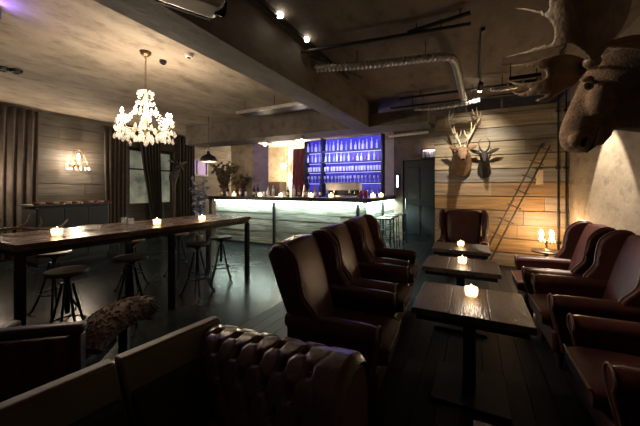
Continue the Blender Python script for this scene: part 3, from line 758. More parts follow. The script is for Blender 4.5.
pendant('flat white pendant lamp over the bar, left of the two, by the column', 265, 6.15, 2.60, .19, 9, False, (1, .82, .6), 2.69, 'flat pendant lamps over the bar')
pendant('flat white pendant lamp over the bar, right of the two, before the blue shelf', 302, 6.15, 2.60, .22, 9, False, (1, .86, .72), 2.69, 'flat pendant lamps over the bar')
pendant('black dome pendant lamp hanging left of the bar', 208.5, 5.2, 2.10, .21, 9, True, (1, .78, .5))

# bright back room corner with curtain
t = thing('globe_lamp', 'bright globe lamp glowing in the room behind the bar', 'lamp', bar_pt(284, 9.9) + Vector((0, 0, 1.10)))
MB().ball((0, 0, 0), .11, seg=16).build('globe', emis('globe_glow', (1, .80, .50), 14), t); MB().tube([(0, 0, .1), (0, 0, ZC - 2.35)], .008, 6).build('cord', BLACK, t)
light('POINT', (0, -.2, 0), 420, (1, .80, .54), t, .1)
def curtain(label, p0, p1, q0, q1, z0, z1, m, depth=.05, folds=7, waist=None, name='curtain'):
    """cloth from top edge p0-p1 (xy) to bottom edge q0-q1"""
    p0, p1, q0, q1 = [Vector((*p, 0)) for p in (p0, p1, q0, q1)]; n = folds * 8; rs = []
    d = (p1 - p0).normalized(); nr = Vector((d.y, -d.x, 0))
    for i in range(13):
        u = i / 12; z = z1 + (z0 - z1) * u; e = u * u * (3 - 2 * u)
        a = p0.lerp(q0, e); c = p1.lerp(q1, e)
        if waist: 
            k = math.exp(-((u - waist[0]) / .22) ** 2) * waist[1]; mid = (a + c) / 2 if len(waist) < 3 else a.lerp(c, waist[2]); a = a.lerp(mid, k); c = c.lerp(mid, k)
        row = []
        for k in range(n + 1):
            v = k / n; row.append(a.lerp(c, v) + nr * (depth * math.sin(v * folds * 2 * PI + .6 * math.sin(u * 3)) * (.6 + .4 * u) + .02 * math.sin(v * 5 + u * 2)) + Vector((0, 0, z)))
        rs.append(row)
    c0 = (p0 + p1) / 2; c0.z = z0
    t = thing(name, label, 'curtain', c0)
    b = MB(); b.rings(rs, cap=False, closed=False); o = b.build('cloth', m, t, ang=180, off=c0); s_ = o.modifiers.new('s', 'SOLIDIFY'); s_.thickness = .006
    MB().tube([p0 + Vector((0, 0, z1 + .01)) - d * .05, p1 + Vector((0, 0, z1 + .01)) + d * .05], .013, 8).build('rod', BLACK, t, off=c0)
    return t
RED = mat('red_curtain_cloth', (.16, .04, .04), (.09, .02, .025), rough=.85, scale=9)
a, c = bar_pt(293, 9.4), bar_pt(308, 9.4); curtain('dark red curtain drawn aside behind the bar shelf', (a.x, 9.4), (c.x, 9.4), (a.x - .05, 9.4), (a.x + .25, 9.4), .02, 2.9, RED, .03, 4)
t = thing('dark_cabinet', 'dark cupboard low in the lit back room, left of the red curtain', 'cabinet', (bar_pt(274, 10.3).x, 10.3, 0))
MB().box(-.45, .45, -.2, .25, 0, 1.75).build('cabinet_body', DARKWOOD, t, bevel=.01)
for s in (-1, 1):
    d_ = MB().box(min(s * .44, s * .01), max(s * .44, s * .01), -.225, -.201, .05, 1.7).build('door', DARKWOOD, t, bevel=.005); MB().ball((s * .05, -.235, .9), .015, seg=8).build('knob', BRASS, d_)
# things left behind the bar: dried plants
def plant(label, loc, n, h, spread, m, cat='plant', vm=None, lw=.03, group=None):
    t = thing('potted_plant', label, cat, loc, 0, group)
    MB().lathe([(.07, 0), (.10, .02), (.12, .16), (.10, .22), (.085, .22), (.08, .04), (.01, .03)], 16).build('vase', vm or DARKWOOD, t)
    b = MB(); lf = MB()
    for i in range(n):
        a = random.uniform(0, 6.283); r = spread * random.uniform(.3, 1); hh = h * random.uniform(.6, 1)
        pts = spline([(0, 0, .1), (r * .25 * math.cos(a), r * .25 * math.sin(a), hh * .5), (r * math.cos(a), r * math.sin(a), hh)], 5)
        b.tube(pts, .006, 5)
        for k in range(3, len(pts)):
            for q in range(2):
                d = Vector((random.uniform(-1, 1), random.uniform(-1, 1), random.uniform(-.4, .8))).normalized(); s = d.orthogonal().normalized() * lw; L = random.uniform(2, 4) * lw; p = pts[k]
                lf.quad(p, p + d * L * .5 + s, p + d * L, p + d * L * .5 - s)
    b.build('stem', DARKWOOD, t); lf.build('foliage', m, t)['kind'] = 'stuff'
    return t
plant('tall dried plant in a dark vase on the bar left of the column', bar_pt(225, 6.55), 22, .95, .42, LEAF, lw=.04)
plant('dried leafy plant on the bar in front of the column', bar_pt(240, 6.65), 16, .60, .26, LEAF, lw=.04)
p = bar_pt(200, 5.75); plant('silver blue leafy plant at the left end of the bar', (p.x, p.y, 0), 16, 1.75, .24, LEAFB, lw=.045)

# left side curtains
XC = XL + .14
curtain('brown curtain hanging at the left edge of the photo', (XC, 1.7), (XC, 3.02), (XC, 1.7), (XC, 2.98), .03, 3.12, CURTAIN, .045, 9)
curtain('brown curtain between the left wall lamp and the window', (XC, 4.30), (XC, 4.86), (XC, 4.32), (XC, 4.84), .03, 3.05, CURTAIN, .045, 5)
curtain('dark tied back curtain across the middle of the window', (XC, 5.22), (XC, 5.86), (XC, 5.55), (XC, 5.90), .03, 3.05, CURTAIND, .045, 6)
curtain('dark curtain at the right side of the window, nearest the bar', (XC + .1, 6.40), (XC + .1, 7.02), (XC + .1, 6.42), (XC + .1, 7.0), .03, 3.12, CURTAIND, .05, 5)
# wall lamps
def wall_lamp(label, loc, rz, e, s=1., name='crystal_wall_lamp'):
    t = thing(name, label, 'wall lamp', loc, rz)
    MB().lathe([(.05 * s, 0), (.06 * s, .01), (.03 * s, .025), (.005, .03)], 14, M=Matrix.Rotation(PI / 2, 3, 'X')).build('back_plate', BRASS, t)
    MB().tube(spline([(0, -.02, 0), (0, -.08 * s, -.05 * s), (0, -.13 * s, -.02 * s), (0, -.13 * s, .04 * s)], 4), .008 * s, 7).build('arm', BRASS, t)
    MB().lathe([(.01, .0), (.012 * s, .05 * s), (.018 * s, .075 * s), (.004, .12 * s)], 10, (0, -.13 * s, .04 * s)).build('bulb', WARM, t)
    b = MB(); n = 16
    pr = [(.05, .20), (.09, .06), (.13, -.03), (.14, -.07)]
    for r, z in ((.055, .20), (.135, -.05)): b.tube([(r * s * math.cos(2 * PI * k / n), -.13 * s + r * s * math.sin(2 * PI * k / n), z * s) for k in range(n + 1)], .004 * s, 5)
    for k in range(8):
        a_ = 2 * PI * k / 8; b.tube([(.055 * s * math.cos(a_), -.13 * s + .055 * s * math.sin(a_), .20 * s), (.135 * s * math.cos(a_), -.13 * s + .135 * s * math.sin(a_), -.05 * s)], .0025 * s, 4)
    b.build('shade_frame', BRASS, t)
    pr0 = None
    for k in range(14):
        a_ = 2 * PI * k / 14
        if pr0 is None: pr0 = crystal_mesh('c', .015 * s, .055 * s).build('crystal_drop', CRYSTAL, t, smooth=False); oo = pr0
        else: oo = pr0.copy(); C.objects.link(oo)
        oo.location = (.135 * s * math.cos(a_), -.13 * s + .135 * s * math.sin(a_), -.05 * s)
    light('POINT', (0, -.15 * s, .02 * s), e, WARMC, t, .03)
    return t
wall_lamp('lit crystal wall lamp on the left plank wall above the sideboard', (XL + .01, 3.72, 2.05), R(90), 75, 1.5)
wall_lamp('lit crystal wall lamp by the curtain at the left edge', (XL + .30, 2.12, 1.62), R(90), 70, 1.2)

# corner lamp on a small side table behind the right armchairs
p = at(546, 243, 5.0)
t = thing('side_table', 'small dark round side table in the corner under the crystal lamp', 'table', (p.x, 6.12, 0))
MB().lathe([(.20, .40), (.21, .41), (.21, .425), (.20, .43)], 24).build('tabletop', DARKWOOD, t); MB().lathe([(.025, .03), (.02, .25), (.03, .40)], 12).build('post', DARKWOOD, t); MB().lathe([(.14, 0), (.14, .02), (.03, .04)], 16).build('foot', DARKWOOD, t)
t = thing('crystal_table_lamp', 'bright crystal lamp in the corner in front of the planks', 'lamp', (p.x, 6.12, .43))
MB().lathe([(.07, 0), (.075, .01), (.03, .03), (.012, .06), (.02, .12), (.01, .2)], 14).build('base', BRASS, t)
for k in range(4):
    a_ = PI / 4 + k * PI / 2; c, s = math.cos(a_), math.sin(a_)
    MB().tube(spline([(c * .012, s * .012, .17), (c * .06, s * .06, .14), (c * .10, s * .10, .2)], 4), .005, 6).build('arm', BRASS, t)
    MB().lathe([(.008, .2), (.012, .25), (.02, .28), (.004, .34)], 10, (c * .1, s * .1, 0)).build('bulb', WARM, t)
    for q in range(3):
        if k == 0 and q == 0: cp = crystal_mesh('c', .014, .05).build('crystal_drop', CRYSTAL, t, smooth=False); oo = cp
        else: oo = cp.copy(); C.objects.link(oo)
        oo.location = (c * .1 + .03 * math.cos(q * 2.1), s * .1 + .03 * math.sin(q * 2.1), .195)
light('POINT', (0, 0, .36), 34, (1, .64, .32), t, .05)

# sideboard along the left wall
sb = thing('sideboard', 'long black sideboard along the left plank wall', 'sideboard', (-7.4, 3.15, 0))
MB().box(-.28, .28, -.62, .62, .08, 1.12).build('carcass', BLACK, sb, bevel=.01)
MB().box(-.31, .31, -.66, .66, 1.12, 1.16).build('sideboard_top', DARKWOOD, sb, bevel=.006)
for k in range(3):
    d_ = MB().box(.281, .30, -.60 + .405 * k, -.21 + .405 * k, .12, 1.08).build('door', BLACK, sb, bevel=.006); MB().ball((.312, -.25 + .405 * k, .65), .014, seg=8).build('knob', BRASS, d_)
MB().box(-.25, .25, -.58, .58, 0, .08).build('plinth', BLACK, sb)
GT = 'small dishes along the sideboard'
dm = [mat('red_glaze', (.35, .10, .07), (.22, .06, .04), rough=.25), mat('cream_glaze', (.7, .6, .48), (.55, .46, .36), rough=.25)]
dish = {}
for k in range(13):
    c = k % 2; lab = ('small red glazed dish in the row on the black sideboard', 'small cream glazed dish in the row on the black sideboard')[c]
    if c not in dish: o_ = MB().lathe([(.03, 0), (.045, .01), (.055, .04), (.05, .04), (.04, .014), (.004, .01)], 14).build('dish', dm[c]); dish[c] = o_
    else: o_ = dish[c].copy(); C.objects.link(o_)
    o_.location = (-7.18 - .05 * (k % 3 == 1), 2.55 + .1 * k, 1.16); tag(o_, lab, 'dish', GT + (' red', ' cream')[c])

# ------------------------------------------------------------------ animal heads
def deer_head():
    t = thing('deer_head', 'mounted brown deer head with pale branching antlers on the plank wall', 'deer head', (-.20, YW - .012, 2.03))
    plq = MB(); plq.lathe([(.01, .0), (.20, .0), (.20, .015), (.17, .025), (.01, .025)], 24, M=Matrix.Rotation(PI / 2, 3, 'X') @ Matrix.Diagonal((.8, 1.25, 1))); plq.build('plaque', DARKWOOD, t)
    b = MB()
    def ring(c, rx, rz, tilt, n=18):
        c = Vector(c); M = Matrix.Rotation(tilt, 3, 'X'); return [c + M @ Vector((rx * math.cos(2 * PI * k / n), 0, rz * math.sin(2 * PI * k / n))) for k in range(n)]
    b.rings([ring((0, -.02, -.10), .17, .25, 0), ring((0, -.10, -.08), .185, .26, .1), ring((.01, -.19, -.02), .165, .215, .25), ring((.02, -.28, .06), .125, .155, .35), ring((.025, -.34, .11), .10, .125, .2), ring((.03, -.40, .10), .092, .105, -.25), ring((.035, -.47, .055), .072, .08, -.45), ring((.04, -.55, -.005), .050, .058, -.5), ring((.045, -.60, -.04), .042, .045, -.5), ring((.046, -.615, -.055), .018, .02, -.5)])
    b.build('head', DEERF, t, remesh=.014, sm=3)
    MB().ball((.046, -.612, -.045), .024, (1.1, .6, .8)).build('nose', GLOSSB, t)
    for s in (-1, 1):
        MB().ball((.03 + s * .085, -.415, .125), .017, seg=10).build('eye', GLOSSB, t)
        e = MB(); e.rings([[Vector((.03 + s * (.08 + .17 * u), -.30 + .03 * u, .18 + .06 * u)) + Vector((0, .012 * math.sin(2 * PI * k / 8), math.cos(2 * PI * k / 8) * w_)) for k in range(8)] for u, w_ in ((0, .018), (.3, .042), (.6, .045), (.85, .025), (1, .003))]); e.build('ear', DEERF, t)
        AX = lambda q_: (.03 + s * q_[0] * .92, q_[1], .19 + (q_[2] - .21) * 1.28)
        an = MB()
        main = spline([AX(q_) for q_ in ((.035, -.31, .21), (.10, -.25, .36), (.20, -.20, .50), (.265, -.22, .64), (.25, -.27, .80))], 5)
        an.tube(main, [.024 - .0008 * i for i in range(len(main))], 8)
        for q in (((.05, -.30, .25), (.09, -.42, .33), (.10, -.47, .43)), ((.13, -.23, .42), (.16, -.34, .50), (.155, -.38, .58)), ((.23, -.20, .56), (.31, -.22, .64), (.33, -.24, .74)), ((.265, -.22, .66), (.20, -.26, .72), (.17, -.28, .78)), ((.10, -.26, .36), (.04, -.33, .42), (.03, -.36, .48))):
            pts = spline([AX(q_) for q_ in q], 4); an.tube(pts, [.016 - .0016 * i for i in range(len(pts))], 7)
        an.build('antler', ANTLERP, t)
    return t
deer_head()
def antelope(label, loc, rz, s, m, name='antelope_head', cat='antelope head'):
    t = thing(name, label, cat, loc, rz); S_ = s
    def ring(c, rx, rz_, tilt, n=14):
        c = Vector(c) * S_; M = Matrix.Rotation(tilt, 3, 'X'); return [c + M @ Vector((rx * S_ * math.cos(2 * PI * k / n), 0, rz_ * S_ * math.sin(2 * PI * k / n))) for k in range(n)]
    b = MB(); b.rings([ring((0, -.005, -.18), .11, .17, 0), ring((0, -.06, -.14), .115, .17, .2), ring((0, -.13, -.02), .085, .11, .4), ring((0, -.19, .08), .065, .085, .4), ring((0, -.25, .11), .06, .07, -.2), ring((0, -.31, .06), .045, .052, -.5), ring((0, -.37, 0), .03, .036, -.5), ring((0, -.40, -.02), .02, .022, -.5)])
    b.build('head', m, t, remesh=.012 * S_, sm=2)
    for sd in (-1, 1):
        MB().ball((sd * .058 * S_, -.25 * S_, .12 * S_), .012 * S_, seg=8).build('eye', GLOSSB, t)
        e = MB(); e.rings([[Vector((sd * (.05 + .20 * u), -.17 - .02 * u, .14 + .075 * u)) * S_ + Vector((0, .01 * math.sin(2 * PI * k / 8), math.cos(2 * PI * k / 8) * w_ * .8)) * S_ for k in range(8)] for u, w_ in ((0, .018), (.3, .045), (.6, .045), (.85, .028), (1, .003))]); e.build('ear', m, t)
        hp = spline([Vector(q) * S_ for q in ((sd * .03, -.20, .16), (sd * .075, -.17, .25), (sd * .09, -.16, .34), (sd * .05, -.19, .42))], 5)
        MB().tube(hp, [(.018 - .001 * i) * S_ for i in range(len(hp))], 8).build('horn', m, t)
    return t
antelope('small dark mounted antelope head with curved horns on the plank wall, right of the deer', (.19, YW - .012, 1.98), 0, 1.0, DARKF)
# dark horned sculpture in front of the window
t = antelope('dark horned animal figure silhouetted against the window', (XL + .30, 6.14, 2.02), R(90), 1.3, DARKF, 'horned_figure', 'sculpture')
MB().lathe([(.02, -1.95), (.16, -1.95), (.16, -1.9), (.05, -1.85), (.05, -.5), (.10, -.25), (.02, -.2)], 12, (0, -.05, 0)).build('stand', DARKWOOD, t)

# moose head on the right wall, modelled facing into the room
BASE = Vector((XR - .012, 2.5, 2.02))
mo = thing('moose_head', 'huge mounted brown moose head with broad antlers on the right wall', 'moose head', BASE)
MB().lathe([(.01, 0), (.36, 0), (.36, .02), (.33, .04), (.01, .04)], 28, M=Matrix.Rotation(-PI / 2, 3, 'Y') @ Matrix.Diagonal((1.1, .8, 1))).build('plaque', DARKWOOD, mo)
pairs = [((652, 44), (656, 134), 1.70, .20), ((626, 47), (634, 132), 1.73, .175), ((607, 53), (618, 130), 1.745, .15), ((594, 61), (611, 128), 1.755, .128), ((586, 73), (607, 124), 1.765, .118), ((580, 85), (602, 124), 1.77, .105), ((574, 98), (600, 128), 1.78, .088), ((568, 111), (597, 134), 1.79, .082), ((563, 124), (594, 141), 1.795, .086), ((561, 134), (591, 148), 1.80, .088), ((563, 143), (587, 152), 1.80, .078), ((568, 149), (582, 153.5), 1.80, .05)]
rs = []; cs = []; n = 20
for (tx, ty), (bx, by), tt, hw in pairs:
    T = at(tx, ty, tt); B = at(bx, by, tt); cs.append(((T + B) / 2, (T - B) / 2, hw))
W0 = Vector((XR - .075, 2.5, 2.03)); cs = [(W0, Vector((.0, 0, .30)), .27), (W0.lerp(cs[0][0], .5), Vector((0, 0, .28)), .235)] + cs
for i, (c, h, hw) in enumerate(cs):
    ax = (cs[min(i + 1, len(cs) - 1)][0] - cs[max(0, i - 1)][0]).normalized(); lat = ax.cross(h).normalized()
    rs.append([c + h * math.cos(2 * PI * k / n) + lat * hw * math.sin(2 * PI * k / n) * (1 - .22 * max(0, math.cos(2 * PI * k / n)) * (i > 5)) for k in range(n)])
b = MB(); b.rings(rs)
def blob(px, py, tt, r, sc=(1, 1, 1)): b.ball(at(px, py, tt), r, sc, 12)
blob(602, 121, 1.76, .075, (1, 1, 1.0)); blob(600, 132, 1.775, .058, (1, 1.0, 1.0)); blob(597, 139, 1.78, .045)      # chin and lower lip
blob(587, 79, 1.70, .028, (1.3, .8, .7)); blob(600, 100, 1.68, .06, (1, .8, 1.5)); blob(575, 141, 1.735, .036, (.9, .7, 1.2)); blob(592, 144, 1.735, .03, (.8, .7, 1))   # brow, cheek, nostril flare
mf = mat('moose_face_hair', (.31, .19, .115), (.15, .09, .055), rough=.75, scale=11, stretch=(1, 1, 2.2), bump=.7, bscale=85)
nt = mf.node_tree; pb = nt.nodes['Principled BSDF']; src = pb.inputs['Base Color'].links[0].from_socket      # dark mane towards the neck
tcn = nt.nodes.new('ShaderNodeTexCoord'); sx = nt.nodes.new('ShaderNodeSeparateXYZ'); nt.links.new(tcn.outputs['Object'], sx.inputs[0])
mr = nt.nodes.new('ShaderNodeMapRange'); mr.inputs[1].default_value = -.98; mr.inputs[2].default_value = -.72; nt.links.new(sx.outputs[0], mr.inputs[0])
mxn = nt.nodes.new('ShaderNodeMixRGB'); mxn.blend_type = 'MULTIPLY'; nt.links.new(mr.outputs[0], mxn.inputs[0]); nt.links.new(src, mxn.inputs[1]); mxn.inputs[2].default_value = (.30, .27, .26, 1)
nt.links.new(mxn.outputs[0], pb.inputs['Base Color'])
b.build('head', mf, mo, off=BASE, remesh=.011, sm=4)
def part(b, name, m, **k): return b.build(name, m, mo, off=BASE, **k)
part(MB().ball(at(588.5, 86, 1.655), .015, seg=12), 'eye', GLOSSB)
b = MB(); b.tube([at(588.5 + 4.4 * math.cos(a), 86 + 3.0 * math.sin(a), 1.640) for a in [2 * PI * k / 14 for k in range(15)]], .0055, 6); part(b, 'eyelid', mf)
part(MB().ball(at(585, 142.5, 1.708), .026, (.75, .45, 1.3), 12, Matrix.Rotation(.5, 3, 'Y')), 'nostril', GLOSSB)
part(MB().tube(spline([at(586, 152, 1.73), at(592, 147, 1.70), at(596, 138, 1.693), at(600, 128, 1.69), at(607, 122, 1.68)], 4), [.007] * 17, 6), 'mouth_line', GLOSSB)
# ear
er = [at(604, 47, 1.60), at(620, 45, 1.56), at(640, 44, 1.52), at(664, 46, 1.48), at(690, 56, 1.46)][::-1]
b = MB(); rr = [.018, .05, .058, .040, .006]; nrm = Vector((.3, -.6, .6)).normalized(); ringz = []
for i, p in enumerate(er):
    d = (er[min(i + 1, 4)] - er[max(0, i - 1)]).normalized(); v_ = Vector((.454, -.891, .25)); v_ = (v_ - d * v_.dot(d)).normalized(); u_ = d.cross(v_)
    ringz.append([p + u_ * rr[i] * math.cos(2 * PI * k / 10) + v_ * .012 * math.sin(2 * PI * k / 10) + v_ * .02 * abs(math.cos(2 * PI * k / 10)) for k in range(10)])
part(b.rings(ringz), 'ear', mat('ear_hair', (.36, .25, .15), (.2, .13, .08), rough=.8, scale=20, stretch=(1, 1, 3), bump=.4), sub=1)
# antlers: thick cupped palms with tines, nearer one and farther one
def palm(out, tf, th, name):
    pts = spline([(x, y, 0) for x, y in out] + [(*out[0], 0)], 3)[:-1]
    cx_ = sum(p.x for p in pts) / len(pts); cy_ = sum(p.y for p in pts) / len(pts)
    bm = bmesh.new(); fr = [bm.verts.new((p.x, p.y, 0)) for p in pts]; f = bm.faces.new(fr)
    r_ = bmesh.ops.triangulate(bm, faces=[f]); bmesh.ops.subdivide_edges(bm, edges=bm.edges, cuts=2, use_grid_fill=True)
    ext = bmesh.ops.extrude_face_region(bm, geom=list(bm.faces)); vv = [v for v in ext['geom'] if isinstance(v, bmesh.types.BMVert)]
    vs = set(vv)
    for v in bm.verts:
        x, y = v.co.x, v.co.y; t_ = tf(x, y)
        v.co = at(x, y, t_ + (th if v in vs else 0))
    q = MB(); q.bm.free(); q.bm = bm
    return part(q, name, ANTLER, remesh=.009, sm=3)
near = [(592, 62), (584, 52), (571, 44), (560, 47), (545, 50), (525, 54), (503, 58), (522, 52), (544, 46), (554, 42), (556, 33), (552, 22), (544, 15), (530, 11), (513, 8), (531, 8), (547, 12), (551, 6), (547, -8), (541, -22), (551, -8), (558, 0), (566, -12), (572, -40), (580, -14), (592, -22), (604, -52), (608, -20), (620, -22), (638, -42), (634, -10), (630, 12), (620, 32), (608, 46), (600, 58), (598, 64)]
palm(near, lambda x, y: 1.62 - .0011 * (x - 590) + .000045 * (x - 585) ** 2 - .0012 * (60 - y), .030, 'antler')
far = [(588, 66), (578, 61), (562, 60), (548, 62), (532, 66), (516, 70), (534, 63), (552, 56), (568, 53), (582, 57), (592, 62)]
far = [(591, 65), (583, 58), (566, 54), (548, 57), (532, 62), (508, 66), (530, 67), (544, 70), (546, 77), (538, 81), (522, 83), (506, 80), (520, 87), (534, 88), (520, 93), (510, 90), (522, 97), (541, 94), (548, 95), (534, 101), (548, 101), (562, 92), (576, 84), (584, 74)]
palm(far, lambda x, y: 1.86 + .0012 * (590 - x) + .00008 * (x - 565) ** 2 * .5, .026, 'antler')
for k, (px, py, tt) in enumerate(((592, 62, 1.66), (589, 63, 1.85))): part(MB().ball(at(px, py, tt), .042, (1, 1, .8), 12), 'antler_base', ANTLER)

# ------------------------------------------------------------------ ladder, sign board, corner pipes
A, B = Vector((.12, 6.05, 0)), Vector((1.16, YW - .04, 2.24)); d = (B - A).normalized(); s = d.cross(Vector((0, 1, 0))).normalized() * .062
ld = thing('narrow_ladder', 'narrow metal rung ladder leaning on the plank wall', 'ladder', A)
for k in (-1, 1): MB().tube([A + s * k, B + s * k], .014, 8).build('rail', mat('old_iron', (.16, .12, .09), (.08, .06, .045), rough=.5, metal=.5), ld, off=A)
for i in range(9):
    p = A.lerp(B, .05 + .115 * i); MB().tube([p - s * 1.9, p + s * 1.9], .010, 7).build('rung', MATS['old_iron'], ld, off=A)
p = at(540, 177, 5.33); tag(MB().box(-.055, .055, -.008, .008, -.13, .13).build('wooden_tag', PAPER, bevel=.003), 'pale upright wood offcut fixed on the plank wall beside the ladder', 'wood offcut').location = (p.x, YW - .02, p.z)
for x, lab in ((1.33, 'thin dark vertical pipe on the planks, left of the corner pipe'), (1.44, 'thin dark vertical pipe in the wall corner')):
    t = thing('wall_pipe', lab, 'pipe', (x, YW - .04, 0)); MB().tube([(0, 0, 0), (0, 0, ZC - .02)], .013, 10).build('tube', STEEL, t)
    for z in (.5, 1.8, 2.8): MB().box(-.032, .032, -.012, .03, z, z + .03).build('bracket', STEEL, t)
for i, (px, lab) in enumerate(((456, 'grey steel strut on top of the plank wall, leftmost of three'), (466, 'grey steel strut on top of the plank wall, middle of three'), (502, 'grey steel strut on top of the plank wall, rightmost of three'))):
    a = (px - 320) / F; t_ = (YW + .02) / (a * SY + CY); t = thing('wall_strut', lab, 'strut', ((a * CY - SY) * t_, YW + .08, 2.95)); MB().box(-.02, .02, -.02, .02, 0, .25).build('strut_bar', CHROME, t); MB().box(-.05, .05, -.04, .04, 0, .012).build('foot_plate', CHROME, t)

# ------------------------------------------------------------------ overhead: ducts, tracks, lamps
def flex(name, label, pts, r, m=SILVER, n=10, ripple=.12, cat='duct', hang=None):
    P = spline(pts, n); c0 = Vector(P[0]); t = thing(name, label, cat, c0)
    L_ = []; cur = P[0]
    Q = []
    for a_, b_ in zip(P, P[1:]):
        st_ = max(1, int((b_ - a_).length / .012))
        for k in range(st_): Q.append(a_.lerp(b_, k / st_))
    Q.append(P[-1])
    MB().tube(Q, [r * (1 + ripple * (1 if (i // 2) % 2 else -1)) for i in range(len(Q))], 10).build('hose', m, t, off=c0, ang=180 if not ripple else 25)
    for p in hang or []:
        MB().tube([Vector(p), Vector((p[0], p[1], ZC))], .005, 5).build('hanger', STEEL, t, off=c0)
    return t
flex('flexible_duct', 'silver corrugated duct crossing below the dark ceiling and turning to the wall', [(-1.84, 3.46, 3.02), (-1.2, 3.60, 3.0), (-.6, 3.72, 3.0), (-.30, 3.80, 3.0), (-.20, 3.95, 2.99), (-.17, 4.5, 2.98), (-.15, 5.3, 2.97), (-.13, 5.62, 2.97)], .045, hang=[(-1.3, 3.58, 3.03), (-.5, 3.74, 3.03), (-.16, 4.9, 3.0)])
flex('flexible_duct', 'thin silver hose low under the cross beam, left of the struts', [(-.95, 5.62, 2.90), (-.6, 5.64, 2.88), (-.15, 5.65, 2.90), (.1, 5.66, 2.93)], .035, hang=[(-.8, 5.63, 2.9), (0, 5.65, 2.92)])
flex('flexible_duct', 'short silver hose below the ceiling right of the spotlight track', [(.24, 5.30, 2.98), (.38, 5.33, 2.97), (.60, 5.36, 2.99)], .03, hang=[(.40, 5.33, 3.0)])
def conduit(label, a_, b_, r=.02, m=BLACK):
    a_, b_ = Vector(a_), Vector(b_); t = thing('ceiling_conduit', label, 'pipe', a_); MB().tube([a_, b_], r, 8).build('tube', m, t, off=a_)
    for u in (.15, .85):
        p = a_.lerp(b_, u); MB().tube([p, Vector((p.x, p.y, ZC))], .006, 5).build('hanger', m, t, off=a_)
conduit('black conduit along the ceiling above the silver duct', (-1.84, 3.12, 3.10), (-.02, 3.35, 3.10), .018)
conduit('black conduit on the ceiling left of the spotlight track', (-.62, 3.3, 3.13), (-.02, 3.2, 3.13), .022)
conduit('thin black conduit spanning in front of the plank wall top', (-1.4, 5.72, 2.99), (1.3, 5.72, 2.99), .016)
conduit('black conduit highest in front of the cross beam', (-1.2, 5.55, 3.10), (1.3, 5.6, 3.10), .022)
conduit('short dark diagonal bracket rod by the main beam', (-1.82, 3.3, 3.12), (-1.45, 4.2, 3.08), .014)
t = thing('cable_tray', 'black cable tray frame hanging near the moose antler', 'cable tray', (.62, 4.95, 2.93))
for y in (-.12, .12): MB().box(-.18, .18, y - .012, y + .012, 0, .05).build('side_rail', STEEL, t)
for x in (-.17, 0, .17): MB().box(x - .012, x + .012, -.11, .11, 0, .02).build('crossbar', STEEL, t)
for x in (-.15, .15): MB().tube([(x, 0, .02), (x, 0, ZC - 2.93)], .006, 5).build('hanger', STEEL, t)
t = thing('cable_tray', 'perforated light grey cable tray hanging left of the main beam', 'cable tray', (-3.3, 4.5, 2.92))
MB().box(-.84, .82, -.02, .03, 0, .05).build('side_rail', mat('galvanised', (.6, .57, .52), (.35, .33, .3), rough=.35, metal=.8, scale=30), t)
b = MB(); b.box(-.84, .82, .03, .25, 0, .012); b.build('tray_floor', STEEL, t); MB().box(-.84, .82, .25, .27, 0, .05).build('side_rail', STEEL, t)
for x in (-.7, 0, .7): MB().tube([(x, .1, .01), (x, .1, ZC - 2.92)], .006, 5).build('hanger', STEEL, t)
def spot_head(t, loc, aim, e, ang, col, blend=.35, emit=25, r=.045):
    loc = Vector(loc); dd = (Vector(aim) - loc).normalized(); M = dd.to_track_quat('Z', 'Y').to_matrix(); o_ = t.location
    b = MB(); b.rings([[M @ Vector((q * math.cos(2 * PI * k / 14), q * math.sin(2 * PI * k / 14), z)) + loc for k in range(14)] for q, z in ((.01, -.11), (r * .8, -.10), (r, .02), (r * .9, .02), (r * .85, .0), (.005, 0.))])
    b.build('lamp_head', BLACK, t, off=o_)
    MB().lathe([(.004, .002), (r * .8, .003), (r * .8, .025), (r * .6, .05), (.004, .062)], 14, loc, M).build('bulb', emis('spot_glow%d' % int(emit), (1, .86, .66), emit), t, off=o_)
    MB().tube([loc - dd * .06, Vector((loc.x, loc.y, ZC - .03))], .01, 6).build('stem', BLACK, t, off=o_)
    light('SPOT', loc + dd * .075 - o_, e, col, t, .03, spot=ang, blend=blend, aim=Vector(aim) - o_)
def track(label, p0, p1):
    t = thing('spotlight_track', label, 'spotlight track', p0); a_, b_ = Vector(p0), Vector(p1)
    MB().box(min(a_.x, b_.x) - .018, max(a_.x, b_.x) + .018, min(a_.y, b_.y), max(a_.y, b_.y), ZC - .035, ZC).build('rail', BLACK, t, off=a_); return t
t = track('black ceiling track with two bright spotlights beside the main beam', (-1.74, 1.2, ZC - .035), (-1.74, 4.4, ZC - .035))
for px, py, e, aimp in ((278, 14.5, 180, (.55, 2.35, 1.95)), (305, 38, 60, (.8, 2.7, .5))):
    a = (px - 320) / F; dx, dy = a * CY - SY, a * SY + CY; tt = -1.74 / dx; loc = Vector((-1.74, dy * tt, 1.45 + (189 - py) / F * tt))
    spot_head(t, loc, aimp, e, 42, (1, .80, .56), .6, emit=40, r=.04)
t = track('black ceiling track with one spotlight aimed at the deer head', (.10, 3.7, ZC - .035), (.10, 5.42, ZC - .035))
spot_head(t, (.10, 5.35, 3.03), (-.05, YW, 2.15), 230, 76, (1, .87, .68), 1.)
t = track('black ceiling track over the right row of armchairs', (1.02, 4.2, ZC - .035), (1.02, 5.4, ZC - .035))
spot_head(t, (1.02, 4.85, 3.02), (1.16, 4.9, .5), 560, 56, (1, .87, .68), .12, r=.04)
